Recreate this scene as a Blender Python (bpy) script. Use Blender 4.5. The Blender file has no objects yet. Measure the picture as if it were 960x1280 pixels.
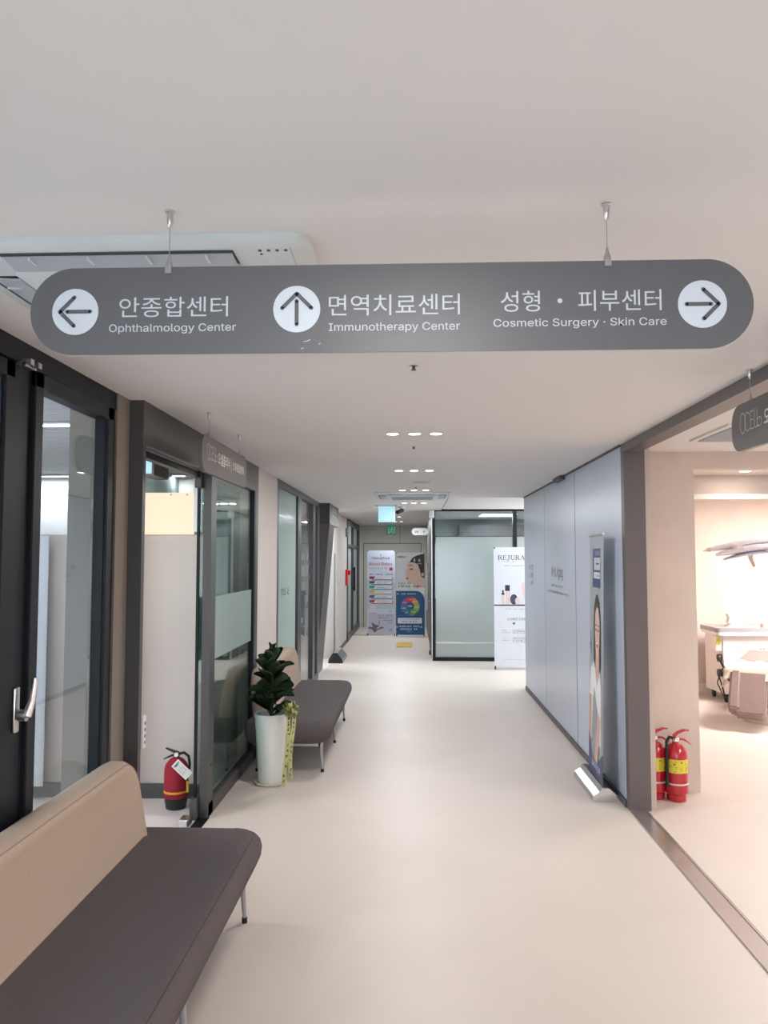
import bpy, bmesh, math, random
from mathutils import Vector, Matrix
random.seed(7)
S = bpy.context.scene
COL = S.collection

# ------------------------------------------------------------------ camera, world, exposure
YAW, PITCH, FPX, EYE = 0.038455, 0.059305, 960.0, 1.65
cam_d = bpy.data.cameras.new('camera')
cam_d.sensor_fit = 'VERTICAL'; cam_d.sensor_height = 24.0; cam_d.lens = FPX/1280*24.0
cam_d.clip_start = .05; cam_d.clip_end = 200
cam = bpy.data.objects.new('camera', cam_d); COL.objects.link(cam)
cam.location = (0, 0, EYE); cam.rotation_euler = (math.pi/2+PITCH, 0, YAW)
S.camera = cam
S.view_settings.view_transform = 'Standard'; S.view_settings.look = 'None'
S.view_settings.gamma = 1; S.view_settings.use_curve_mapping = False
S.view_settings.exposure = 0.0
S.cycles.max_bounces = 8; S.cycles.diffuse_bounces = 5; S.cycles.glossy_bounces = 4
S.cycles.transparent_max_bounces = 12; S.cycles.transmission_bounces = 6
S.cycles.sample_clamp_indirect = 4.0; S.cycles.caustics_reflective = False; S.cycles.caustics_refractive = False
S.cycles.use_denoising = True
W = bpy.data.worlds.new('world'); S.world = W; W.use_nodes = True
bg = W.node_tree.nodes['Background']
bg.inputs[0].default_value = (0.86, 0.93, 1.0, 1); bg.inputs[1].default_value = 5.4

# ------------------------------------------------------------------ helpers
CZ, LX, RX = 2.415, -1.308, 1.405           # ceiling height, left and right corridor wall planes

def at(px, py, **k):
    """world point seen at photo pixel on an axis plane"""
    cy, sy, cp, sp = math.cos(YAW), math.sin(YAW), math.cos(PITCH), math.sin(PITCH)
    f = Vector((-sy*cp, cy*cp, sp)); r = Vector((cy, sy, 0)); u = r.cross(f)
    d = f + r*((px-480)/FPX) - u*((py-640)/FPX)
    o = Vector((0, 0, EYE)); ax = 'xyz'.index(list(k)[0])
    return o + d*((list(k.values())[0]-o[ax])/d[ax])

MATS = {}
def mat(name, col, rough=.5, metal=0.0, noise=0.0, nscale=8.0, bump=0.0, bscale=60.0, emit=None, estr=0.0, spec=.5, coat=0.0, col2=None):
    m = bpy.data.materials.new(name); m.use_nodes = True; MATS[name] = m
    nt = m.node_tree; b = nt.nodes['Principled BSDF']
    b.inputs['Base Color'].default_value = (*col, 1); b.inputs['Roughness'].default_value = rough
    b.inputs['Metallic'].default_value = metal; b.inputs['Specular IOR Level'].default_value = spec
    b.inputs['Coat Weight'].default_value = coat
    if emit:
        b.inputs['Emission Color'].default_value = (*emit, 1); b.inputs['Emission Strength'].default_value = estr
    tc = nt.nodes.new('ShaderNodeTexCoord')
    if noise > 0:
        n = nt.nodes.new('ShaderNodeTexNoise'); n.inputs['Scale'].default_value = nscale; n.inputs['Detail'].default_value = 6
        nt.links.new(tc.outputs['Object'], n.inputs['Vector'])
        r = nt.nodes.new('ShaderNodeValToRGB')
        c1 = [c*(1-noise) for c in col]; c2 = col2 or [min(1, c*(1+noise)) for c in col]
        r.color_ramp.elements[0].position = .32; r.color_ramp.elements[1].position = .68
        r.color_ramp.elements[0].color = (*c1, 1); r.color_ramp.elements[1].color = (*c2, 1)
        nt.links.new(n.outputs['Fac'], r.inputs['Fac']); nt.links.new(r.outputs['Color'], b.inputs['Base Color'])
    if bump > 0:
        n = nt.nodes.new('ShaderNodeTexNoise'); n.inputs['Scale'].default_value = bscale; n.inputs['Detail'].default_value = 3
        nt.links.new(tc.outputs['Object'], n.inputs['Vector'])
        bp = nt.nodes.new('ShaderNodeBump'); bp.inputs['Strength'].default_value = bump; bp.inputs['Distance'].default_value = .002
        nt.links.new(n.outputs['Fac'], bp.inputs['Height']); nt.links.new(bp.outputs['Normal'], b.inputs['Normal'])
    return m

def glass(name, tint=(.93, .97, .96), boost=1.0, rough=0.0, base=0.03):
    m = bpy.data.materials.new(name); m.use_nodes = True; MATS[name] = m
    nt = m.node_tree; nt.nodes.clear()
    out = nt.nodes.new('ShaderNodeOutputMaterial'); mx = nt.nodes.new('ShaderNodeMixShader')
    tr = nt.nodes.new('ShaderNodeBsdfTransparent'); gl = nt.nodes.new('ShaderNodeBsdfGlossy')
    lw = nt.nodes.new('ShaderNodeLayerWeight'); lw.inputs['Blend'].default_value = .5
    fr = nt.nodes.new('ShaderNodeMath'); fr.operation = 'POWER'; fr.inputs[1].default_value = 4.5
    nt.links.new(lw.outputs['Facing'], fr.inputs[0])
    ma = nt.nodes.new('ShaderNodeMath'); ma.operation = 'MULTIPLY_ADD'; ma.use_clamp = True
    ma.inputs[1].default_value = boost; ma.inputs[2].default_value = base
    tr.inputs[0].default_value = (*tint, 1); gl.inputs['Color'].default_value = (1, 1, 1, 1); gl.inputs['Roughness'].default_value = rough
    nt.links.new(fr.outputs[0], ma.inputs[0]); nt.links.new(ma.outputs[0], mx.inputs[0])
    nt.links.new(tr.outputs[0], mx.inputs[1]); nt.links.new(gl.outputs[0], mx.inputs[2]); nt.links.new(mx.outputs[0], out.inputs[0])
    return m

def frosted(name, col, through=.45, gloss=.08):
    m = bpy.data.materials.new(name); m.use_nodes = True; MATS[name] = m
    nt = m.node_tree; nt.nodes.clear()
    out = nt.nodes.new('ShaderNodeOutputMaterial')
    df = nt.nodes.new('ShaderNodeBsdfDiffuse'); tl = nt.nodes.new('ShaderNodeBsdfTranslucent'); gl = nt.nodes.new('ShaderNodeBsdfGlossy')
    gl.inputs['Roughness'].default_value = .12
    a = nt.nodes.new('ShaderNodeMixShader'); b = nt.nodes.new('ShaderNodeMixShader')
    df.inputs[0].default_value = (*col, 1); tl.inputs[0].default_value = (*col, 1)
    a.inputs[0].default_value = through; b.inputs[0].default_value = gloss
    nt.links.new(df.outputs[0], a.inputs[1]); nt.links.new(tl.outputs[0], a.inputs[2])
    nt.links.new(a.outputs[0], b.inputs[1]); nt.links.new(gl.outputs[0], b.inputs[2]); nt.links.new(b.outputs[0], out.inputs[0])
    return m

def obj(name, bm, m, parent=None, smooth=None, label=None, kind=None):
    bmesh.ops.recalc_face_normals(bm, faces=bm.faces)
    me = bpy.data.meshes.new(name); bm.to_mesh(me); bm.free()
    return link(name, me, m, parent, smooth, label, kind)

def link(name, me, m, parent=None, smooth=None, label=None, kind=None):
    o = bpy.data.objects.new(name, me); COL.objects.link(o)
    if m: me.materials.append(MATS[m] if isinstance(m, str) else m)
    if smooth is not None:
        me.shade_smooth()
        if smooth < 180: me.set_sharp_from_angle(angle=math.radians(smooth))
    if parent:
        o.parent = parent
        if parent.type == 'EMPTY': o.location = -parent.location
    if label: o['label'] = label
    if kind: o['kind'] = kind
    return o

def tag(o, label, cat, group=None):
    o['label'] = label; o['category'] = cat
    if group: o['group'] = group
    return o

def thing(name, label, cat, loc=(0, 0, 0), group=None):
    o = bpy.data.objects.new(name, None); COL.objects.link(o); o.location = loc; o.empty_display_size = .1
    return tag(o, label, cat, group)

def struct(name, bm, m, parent=None, smooth=None, label=None):
    return obj(name, bm, m, parent, smooth, label, None if parent else 'structure')

def sroot(name):
    o = bpy.data.objects.new(name, None); COL.objects.link(o); o['kind'] = 'structure'; return o

def dup(root, loc, label, rotz=0.0, skip=()):
    r = root.copy(); COL.objects.link(r); r.location = loc; r.rotation_euler = (0, 0, rotz); r['label'] = label
    for ch in list(root.children):
        if ch.name.split('.')[0] in skip: continue
        c = ch.copy(); COL.objects.link(c); c.parent = r
        for g in list(ch.children):
            d = g.copy(); COL.objects.link(d); d.parent = c
    return r

def box(bm, x0, x1, y0, y1, z0, z1, bev=0.0, seg=2):
    g = bmesh.ops.create_cube(bm, size=1)
    vs = g['verts']
    for v in vs:
        v.co = Vector((x0 if v.co.x < 0 else x1, y0 if v.co.y < 0 else y1, z0 if v.co.z < 0 else z1))
    if bev:
        es = list({e for v in vs for e in v.link_edges})
        bmesh.ops.bevel(bm, geom=es, offset=bev, segments=seg, affect='EDGES', profile=.5)
    return bm
def B(*a, **k): return box(bmesh.new(), *a, **k)

def loft(bm, rings, cap=True, closed=True):
    rv = [[bm.verts.new(p) for p in r] for r in rings]
    n = len(rings[0])
    for a, b in zip(rv, rv[1:]):
        for i in range(n if closed else n-1):
            j = (i+1) % n
            bm.faces.new((a[i], a[j], b[j], b[i]))
    if cap:
        bm.faces.new(rv[0][::-1]); bm.faces.new(rv[-1])
    return bm

def lathe(prof, n=24, c=(0, 0, 0), bm=None, cap=True):
    bm = bm or bmesh.new()
    rings = [[Vector((c[0]+max(r, 1e-4)*math.cos(2*math.pi*i/n), c[1]+max(r, 1e-4)*math.sin(2*math.pi*i/n), c[2]+z)) for i in range(n)] for r, z in prof]
    return loft(bm, rings, cap)

def tube(pts, r, n=8, bm=None):
    """round bar through points, r a number or a list"""
    bm = bm or bmesh.new(); pts = [Vector(p) for p in pts]
    rs = r if isinstance(r, (list, tuple)) else [r]*len(pts)
    rings = []; up = None
    for i, p in enumerate(pts):
        d = (pts[min(i+1, len(pts)-1)]-pts[max(i-1, 0)]).normalized()
        if up is None: up = Vector((0, 0, 1)) if abs(d.z) < .9 else Vector((0, 1, 0))
        s = d.cross(up).normalized(); up = s.cross(d).normalized()
        rings.append([p+(s*math.cos(2*math.pi*k/n)+up*math.sin(2*math.pi*k/n))*rs[i] for k in range(n)])
    return loft(bm, rings)

def rrect(a0, a1, b0, b1, r, seg=6, corners=(1, 1, 1, 1)):
    """rounded rectangle outline in 2D, counter-clockwise from the lower right corner"""
    pts = []
    for k, (ca, cb, t0) in enumerate(((a1, b0, -90), (a1, b1, 0), (a0, b1, 90), (a0, b0, 180))):
        rr = r*corners[k] if not isinstance(r, (list, tuple)) else r[k]
        rr = max(rr, 1e-4)
        oa = ca + (-rr if ca == a1 else rr); ob = cb + (-rr if cb == b1 else rr)
        for i in range(seg+1):
            t = math.radians(t0+90*i/seg); pts.append((oa+rr*math.cos(t), ob+rr*math.sin(t)))
    return pts

def prism(pts2, o, u, v, d, bm=None):
    """2D outline placed by origin + u, v and pushed along d"""
    o, u, v, d = map(Vector, (o, u, v, d)); bm = bm or bmesh.new()
    return loft(bm, [[o+u*a+v*b for a, b in pts2], [o+u*a+v*b+d for a, b in pts2]])

def circle2(cx, cy, r, n=32, ry=None):
    return [(cx+r*math.cos(2*math.pi*i/n), cy+(ry or r)*math.sin(2*math.pi*i/n)) for i in range(n)]

# ------------------------------------------------------------------ flat print (lettering and poster artwork)
FONTC = {}
import os
def bundled_font(fn):
    try:
        return bpy.data.fonts.load(os.path.join(bpy.utils.resource_path('LOCAL'), 'datafiles', 'fonts', fn))
    except Exception:
        return None
INTER = bundled_font('Inter.woff2'); CJK = bundled_font('Noto Sans CJK Regular.woff2')
def text_geo(s, bold=0.0):
    key = (s, bold)
    if key not in FONTC:
        c = bpy.data.curves.new('t', 'FONT'); c.body = s; c.size = 1; c.resolution_u = 3; c.offset = bold
        f = CJK if any(ord(ch) > 0x1000 for ch in s) else INTER
        if f: c.font = f
        o = bpy.data.objects.new('t', c); COL.objects.link(o)
        bpy.context.view_layer.update()
        me = bpy.data.meshes.new_from_object(o.evaluated_get(bpy.context.evaluated_depsgraph_get()))
        vs = [(v.co.x, v.co.y) for v in me.vertices]; fs = [tuple(p.vertices) for p in me.polygons]
        bpy.data.objects.remove(o); bpy.data.curves.remove(c); bpy.data.meshes.remove(me)
        FONTC[key] = (vs, fs)
    return FONTC[key]

class Print:
    """coloured flat shapes lying on one plane, a hair above each other like layers of ink"""
    def __init__(s, o, u, v, step=.00015, base=.0006, w=1.0, h=1.0):
        s.o, s.u, s.v = Vector(o), Vector(u), Vector(v); s.n = s.u.cross(s.v).normalized()
        s.step, s.base = step, base; s.verts, s.faces, s.cols = [], [], []; s.k = 0
        s.warp = None
    def _add(s, vs, fs, col, lay=None):
        if lay is None: s.k += 1; lay = s.k
        n0 = len(s.verts)
        for a, b in vs:
            p = s.o+s.u*a+s.v*b+s.n*(s.base+s.step*lay)
            if s.warp: p = p+s.n*s.warp(a, b)
            s.verts.append(p)
        for f in fs: s.faces.append(tuple(n0+i for i in f)); s.cols.append(col)
    def poly(s, pts, col, lay=None): s._add(pts, [tuple(range(len(pts)))], col, lay)
    def rect(s, a0, a1, b0, b1, col, r=0, lay=None):
        s.poly(rrect(a0, a1, b0, b1, r, 4) if r else [(a0, b0), (a1, b0), (a1, b1), (a0, b1)], col, lay)
    def ell(s, cx, cy, rx, ry, col, n=28): s.poly(circle2(cx, cy, rx, n, ry), col)
    def stroke(s, pts, w, col, lay=None):
        if lay is None: s.k += 1; lay = s.k
        for (x0, y0), (x1, y1) in zip(pts, pts[1:]):
            dx, dy = x1-x0, y1-y0; l = math.hypot(dx, dy) or 1; nx, ny = -dy/l*w/2, dx/l*w/2
            s._add([(x0+nx, y0+ny), (x0-nx, y0-ny), (x1-nx, y1-ny), (x1+nx, y1+ny)], [(0, 1, 2, 3)], col, lay)
        for x, y in pts: s._add(circle2(x, y, w/2, 8), [tuple(range(8))], col, lay)
    def text(s, body, a0, b0, w, h, col, bold=0.0, rise=None):
        """text whose box runs a0..a0+w, b0..b0+h (glyph bounds)"""
        vs, fs = text_geo(body, bold)
        xs = [p[0] for p in vs]; ys = [p[1] for p in vs]
        x0, x1, y0, y1 = min(xs), max(xs), min(ys), max(ys)
        sx = w/(x1-x0); sy = h/(y1-y0)
        s._add([(a0+(x-x0)*sx, b0+(y-y0)*sy) for x, y in vs], fs, col)
    def greek(s, a0, a1, b0, b1, col, dens=1.0):
        """small unreadable print: a row of tiny strokes grouped like syllable blocks"""
        h = b1-b0; x = a0; rnd = random.Random(int((a0+b0)*9973)); s.k += 1
        while x < a1-h*.3:
            w = min(h*.85, a1-x)
            if rnd.random() < .86*dens:
                q = h*.14
                for _ in range(2):
                    yy = b0+rnd.random()*(h-q); s._add([(x, yy), (x+w*.8, yy), (x+w*.8, yy+q), (x, yy+q)], [(0, 1, 2, 3)], col, s.k)
                for _ in range(2):
                    xx = x+rnd.random()*w*.7; s._add([(xx, b0), (xx+q, b0), (xx+q, b1), (xx, b1)], [(0, 1, 2, 3)], col, s.k)
            x += w*1.08
    def build(s, name, parent, label=None, rough=.5):
        me = bpy.data.meshes.new(name); me.from_pydata([tuple(v) for v in s.verts], [], s.faces)
        uniq = sorted(set(s.cols))
        for c in uniq:
            k = 'ink_%02x%02x%02x' % tuple(int(255*x) for x in c)
            if k not in MATS: mat(k, c, rough)
            me.materials.append(MATS[k])
        idx = {c: i for i, c in enumerate(uniq)}
        for p, c in zip(me.polygons, s.cols): p.material_index = idx[c]
        return link(name, me, None, parent, None, label)

SERIF = {
 'R': ([(.12, 0, .12, 1, 2), (0, 0, .30, 0, 1), (0, 1, .4, 1, 1), (.12, .5, .4, .5, 1), (.45, .45, .85, 0, 2), (.75, 0, .95, 0, 1)], [(.40, .75, .28, .25, -90, 90)]),
 'E': ([(.12, 0, .12, 1, 2), (0, 0, .75, 0, 1), (0, 1, .72, 1, 1), (.12, .52, .55, .52, 1), (.75, 0, .75, .2, 1), (.72, 1, .72, .82, 1), (.55, .42, .55, .62, 1)], []),
 'J': ([(.35, .15, .35, 1, 2), (.2, 1, .5, 1, 1)], [(.18, .12, .17, .22, -140, 0)]),
 'U': ([(.15, .3, .15, 1, 2), (.8, .3, .8, 1, 1), (0, 1, .32, 1, 1), (.66, 1, .95, 1, 1)], [(.475, .3, .325, .3, -180, 0)]),
 'A': ([(.45, 1, .1, 0, 1), (.45, 1, .82, 0, 2), (0, 0, .25, 0, 1), (.68, 0, .98, 0, 1), (.22, .35, .66, .35, 1)], []),
 'N': ([(.13, 0, .13, 1, 1), (.13, 1, .8, 0, 2), (.8, 0, .8, 1, 1), (0, 0, .27, 0, 1), (.66, 1, .94, 1, 1), (0, 1, .15, 1, 1)], []),
 'C': ([(.85, .72, .85, .95, 1)], [(.5, .5, .42, .5, 45, 315)]),
 'L': ([(.12, 0, .12, 1, 2), (0, 0, .7, 0, 1), (0, 1, .28, 1, 1), (.7, 0, .7, .22, 1)], []),
 'I': ([(.18, 0, .18, 1, 2), (.04, 0, .32, 0, 1), (.04, 1, .32, 1, 1)], []), ' ': ([], []) }
SERIF_W = {'R': .98, 'E': .85, 'J': .62, 'U': 1.0, 'A': 1.02, 'N': 1.0, 'C': .98, 'L': .82, 'I': .40, ' ': .4}
def serif_text(pr, body, a0, b0, w, h, col, th=.17):
    tot = sum(SERIF_W[c]+.12 for c in body); sx = w/tot; x = a0; pr.k += 1
    for c in body:
        segs, arcs = SERIF[c]
        for q in segs: pr.stroke([(x+q[0]*sx, b0+q[1]*h), (x+q[2]*sx, b0+q[3]*h)], h*th*(1.0 if q[4] == 2 else .42), col, pr.k)
        for cx, cy, rx, ry, t0, t1 in arcs:
            pr.stroke([(x+(cx+rx*math.cos(math.radians(t0+(t1-t0)*i/12)))*sx, b0+(cy+ry*math.sin(math.radians(t0+(t1-t0)*i/12)))*h) for i in range(13)], h*th*.7, col, pr.k)
        x += (SERIF_W[c]+.12)*sx

def srgb(r, g, b):
    f = lambda c: (c/255/12.92) if c/255 <= .04045 else ((c/255+.055)/1.055)**2.4
    return tuple(round(f(c), 5) for c in (r, g, b))

# ------------------------------------------------------------------ materials
mat('floor_cement', srgb(206, 196, 189), .42, noise=.035, nscale=1.3, bump=.05, bscale=30, spec=.45)
mat('floor_side', srgb(226, 216, 216), .35, noise=.02, nscale=2, spec=.4)
mat('ceiling_paint', srgb(226, 224, 223), .8, noise=.012, nscale=.8)
mat('wall_paint', srgb(208, 200, 193), .75, noise=.02, nscale=2)
mat('wall_white', srgb(222, 217, 213), .7, noise=.015, nscale=2)
mat('partition', srgb(200, 190, 184), .75, noise=.02, nscale=2)
mat('wall_cement', srgb(205, 190, 180), .7, noise=.06, nscale=2.2, bump=.2, bscale=8)
mat('back_wall', srgb(195, 193, 185), .6, noise=.02, nscale=2)
mat('panel_blue', srgb(188, 196, 212), .3, noise=.01, nscale=1, spec=.45)
mat('joint_dark', srgb(60, 62, 68), .6)
mat('portal_grey', srgb(77, 75, 77), .42, noise=.02, nscale=3, spec=.4)
mat('portal_brown', srgb(98, 90, 90), .42, noise=.02, nscale=3)
mat('frame_grey', srgb(70, 68, 70), .4, noise=.02, nscale=3)
mat('black_alu', srgb(20, 23, 30), .45, noise=.03, nscale=4, spec=.25)
mat('pillar_taupe', srgb(128, 120, 112), .6, noise=.03, nscale=3)
mat('sign_grey', srgb(94, 94, 98), .42, noise=.01, nscale=2)
mat('sign_edge', srgb(205, 205, 205), .3)
mat('sign_brown', srgb(98, 92, 90), .6, noise=.02, nscale=4)
mat('sign_dark', srgb(74, 68, 70), .4, noise=.02, nscale=4)
mat('disc_white', srgb(205, 212, 222), .35, noise=.01)
mat('steel', (.62, .61, .61), .28, 1.0, noise=.03, nscale=20)
mat('steel_satin', (.56, .53, .54), .24, .85, noise=.05, nscale=3)
mat('chrome', (.8, .8, .82), .08, 1.0, noise=.01)
mat('wire', (.45, .45, .46), .35, .9, noise=.02)
mat('white_plastic', srgb(228, 230, 232), .4, noise=.01)
mat('cassette_white', srgb(214, 220, 222), .45, noise=.01)
mat('cassette_dark', srgb(62, 66, 74), .6, noise=.02)
mat('flap_grey', srgb(178, 183, 192), .5, noise=.02, bump=.2, bscale=200)
mat('black_plastic', srgb(26, 26, 28), .45, noise=.03)
mat('fabric_grey', srgb(94, 88, 90), .95, noise=.10, nscale=160, bump=.6, bscale=400, spec=.15)
mat('fabric_beige', srgb(186, 168, 152), .95, noise=.06, nscale=160, bump=.6, bscale=400, spec=.15)
mat('thread', srgb(60, 55, 55), .9, noise=.02)
mat('thread_beige', srgb(150, 132, 118), .9, noise=.02)
mat('leg_metal', srgb(176, 176, 180), .3, .6, noise=.02)
mat('rubber', srgb(18, 18, 20), .7, noise=.02)
mat('pot_white', srgb(228, 228, 226), .35, noise=.01)
mat('saucer', srgb(214, 208, 196), .5, noise=.02)
mat('soil', srgb(50, 40, 32), .95, noise=.3, nscale=60, bump=1, bscale=90)
mat('leaf', srgb(50, 70, 44), .42, noise=.22, nscale=14, spec=.5, bump=.2, bscale=20)
mat('leaf_edge', srgb(70, 98, 50), .4, noise=.15, nscale=14)
mat('stem', srgb(60, 66, 40), .7, noise=.1)
mat('ribbon', srgb(216, 216, 160), .4, noise=.08, nscale=20)
mat('ribbon_green', srgb(170, 190, 96), .4, noise=.08, nscale=20)
mat('ext_red', srgb(178, 18, 42), .25, noise=.02, spec=.6, coat=.4)
mat('ext_cover', srgb(150, 26, 46), .8, noise=.06, nscale=60, bump=.4, bscale=200)
mat('ext_label', srgb(212, 200, 66), .4, noise=.02)
mat('band_yellow', srgb(232, 168, 40), .5, noise=.02)
mat('tag_white', srgb(232, 230, 228), .5, noise=.01)
mat('banner_sheet', srgb(214, 219, 229), .35, noise=.01)
mat('banner_blue', srgb(206, 214, 232), .4, noise=.03, nscale=3)
mat('banner_soft', srgb(216, 220, 224), .4, noise=.01)
mat('green_wall', srgb(130, 146, 142), .6, noise=.03, nscale=2)
mat('curtain', srgb(192, 197, 204), .85, noise=.02, nscale=5)
mat('curtain_blue', srgb(78, 92, 116), .85, noise=.05, nscale=5)
mat('slat', srgb(205, 206, 212), .5, noise=.02)
mat('leather', srgb(140, 122, 118), .55, noise=.03, bump=.2, bscale=120)
mat('cloth_white', srgb(240, 232, 222), .9, noise=.02, bump=.4, bscale=40)
mat('device_body', srgb(236, 230, 228), .35, noise=.01)
mat('device_top', srgb(150, 150, 156), .35, noise=.02)
mat('lamp_white', srgb(236, 236, 246), .3, noise=.01)
mat('lamp_under', srgb(196, 198, 224), .3, noise=.02)
mat('base_beige', srgb(196, 184, 172), .4, noise=.02)
mat('mat_yellow', srgb(196, 166, 84), .8, noise=.15, nscale=30)
mat('alarm_red', srgb(206, 34, 40), .4, noise=.02)
mat('door_panel', srgb(108, 106, 104), .45, noise=.02)
mat('warm_glow', srgb(170, 140, 110), .6, emit=(1, .86, .66), estr=.75)
mat('cool_glow', srgb(90, 120, 130), .6, emit=(.50, .82, .95), estr=.8)
mat('white_glow', srgb(250, 250, 250), .6, emit=(1, 1, 1), estr=4.0)
mat('down_glow', srgb(250, 250, 250), .6, emit=(1, .99, .97), estr=9.0)
mat('green_glow', srgb(20, 120, 80), .5, emit=(.005, .16, .085), estr=1.0)
mat('pictogram', srgb(240, 250, 245), .5, emit=(.8, 1, .9), estr=.6)
glass('pane', (.95, .98, .98), .8)
glass('pane_dark', (.90, .94, .96), .7, base=.05)
glass('pane_green', (.82, .90, .88), .8, base=.05)
glass('pane_cyan', (.50, .84, .92), .8)
frosted('film_green', srgb(186, 205, 202), .4)
frosted('frost_cyan', srgb(228, 240, 238), .6, .1)
frosted('frost_grey', srgb(186, 194, 194), .45, .1)

# ------------------------------------------------------------------ shell
fl = struct('floor', B(LX-.0, 5.2, -5, 22, -.1, 0), 'floor_cement')
# rooms to the left sit on their own paler floor
struct('floor', B(-4.6, LX, -5, 22, -.1, -.001), 'floor_side')
bm = bmesh.new()
# main ceiling, with a raised bay over the right of the cross corridor
box(bm, -1.6, 5.2, -5, 9.85, CZ, CZ+.2); box(bm, -1.6, .45, 9.85, 12.42, CZ, CZ+.2); box(bm, -1.6, 5.2, 12.42, 22, CZ, CZ+.2)
box(bm, .45, 5.2, 9.85, 12.42, 2.64, 2.75)
struct('ceiling', bm, 'ceiling_paint')
# ceiling over the rooms on the left: fine linear slats
c2 = struct('ceiling', B(-4.6, -1.6, -5, 22, CZ+.03, CZ+.2), 'ceiling_paint')
bm = bmesh.new()
y = 2.2
while y < 8.9:
    for k in range(1): box(bm, -4.5, -1.6, y, y+.055, CZ-.005, CZ+.03)
    y += .075
obj('ceiling_slats', bm, 'slat', c2, kind='stuff')

struct('wall_back', B(-4.6, -1.9, -5.1, -5, 0, CZ), 'wall_paint')
struct('wall_back', B(2.4, 5.2, -5.1, -5, 0, CZ), 'wall_paint')
bm = B(-1.9, 2.4, -5.08, -5.02, 0, .08)
for x in (-1.9, -.5, .95, 2.35): box(bm, x, x+.05, -5.08, -5.02, .08, CZ)
w = struct('window_1', bm, 'black_alu'); struct('pane', B(-1.85, 2.35, -5.06, -5.05, .08, CZ), 'pane', w)

# left wall: foreground black aluminium glazing, x = -1.385
WX = -1.385
struct('wall_left', B(-1.60, WX+.01, 3.49, 3.645, 0, CZ), 'pillar_taupe')
wf = struct('window_2', B(WX-.07, WX+.005, -5, 3.49, 2.335, CZ), 'black_alu')
for y0, y1 in ((3.44, 3.49), (2.585, 2.73), (.9, 1.04), (-.8, -.66), (-2.5, -2.36), (-4.2, -4.06)):
    struct('mullion', B(WX-.06, WX, y0, y1, .09, 2.335, .003, 1), 'black_alu', wf)
struct('sill', B(WX-.06, WX, -5, 3.49, 0, .09), 'black_alu', wf)
def sash(y0, y1, dx=.0):
    bm = bmesh.new(); t = .062
    for a, b, c, d in ((y0, y0+t, .09, 2.33), (y1-t, y1, .09, 2.33), (y0, y1, 2.27, 2.33), (y0, y1, .09, .17)):
        box(bm, WX-.045+dx, WX+.018+dx, a, b, c, d, .004, 1)
    for a, b, c, d in ((y0+t-.012, y0+t+.006, .16, 2.28), (y1-t-.006, y1-t+.012, .16, 2.28)):
        box(bm, WX-.03+dx, WX+.006+dx, a, b, c, d)
    s = struct('sash', bm, 'black_alu', wf)
    struct('pane', B(WX-.022+dx, WX-.014+dx, y0+.05, y1-.05, .15, 2.29), 'pane_dark', s)
sash(2.705, 3.43); sash(1.04, 2.59, -.015); sash(-.66, .9); sash(-2.36, -.8)
bm = bmesh.new()
box(bm, WX, WX+.012, 2.63, 2.665, 1.045, 1.20, .005)
tube([(WX+.018, 2.648, 1.105), (WX+.045, 2.648, 1.105)], .021, 14, bm)
tube([(WX+.045, 2.645, 1.10), (WX+.052, 2.668, 1.15), (WX+.05, 2.69, 1.225)], [.017, .013, .010], 10, bm)
struct('handle', bm, 'steel', wf, 40, 'silver lever handle')
bm = bmesh.new(); box(bm, WX+.02, WX+.05, 2.60, 2.625, 2.325, 2.345); box(bm, WX+.02, WX+.05, 2.655, 2.68, 2.325, 2.345); box(bm, WX+.02, WX+.03, 2.60, 2.68, 2.32, 2.33)
box(bm, WX+.0, WX+.03, 2.60, 2.68, 2.325, 2.335)
struct('latch_bracket', bm, 'steel', wf)

# partition and rooms behind the left glazing
pw = struct('wall_left', B(-4.5, -1.47, 5.33, 5.45, 0, 1.812), 'partition')
struct('baseboard_left', B(-4.5, -1.47, 5.315, 5.33, 0, .098), 'frame_grey')
struct('wall_left', B(-4.6, -4.5, 3.4, 9.1, 0, CZ), 'wall_white')
bm = B(-4.56, -4.5, -5, 3.4, 0, .3)
for y in (-5, -3, -1, 1, 3.3): box(bm, -4.56, -4.5, y, y+.08, .3, CZ)
w8 = struct('added_window', bm, 'white_plastic'); struct('pane', B(-4.53, -4.52, -5, 3.4, .3, CZ), 'pane', w8)  # unseen glazing added to let daylight in on the near left
struct('wall_left', B(-2.3, -2.2, 5.45, 9.1, 0, CZ), 'green_wall')
struct('wall_left', B(-3.3, -2.2, 9.0, 9.1, 0, CZ), 'wall_cement')
struct('wall_left', B(-4.5, -3.3, 9.0, 9.1, 0, 1.2), 'wall_white')
bm = bmesh.new(); box(bm, -4.5, -3.3, 9.0, 9.06, 1.2, 1.26); box(bm, -4.5, -3.3, 9.0, 9.06, 2.33, 2.4); box(bm, -3.36, -3.3, 9.0, 9.06, 1.2, 2.4)
w = struct('window_3', bm, 'white_plastic'); struct('pane', B(-4.5, -3.36, 9.02, 9.03, 1.26, 2.33), 'pane_cyan', w)
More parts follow.
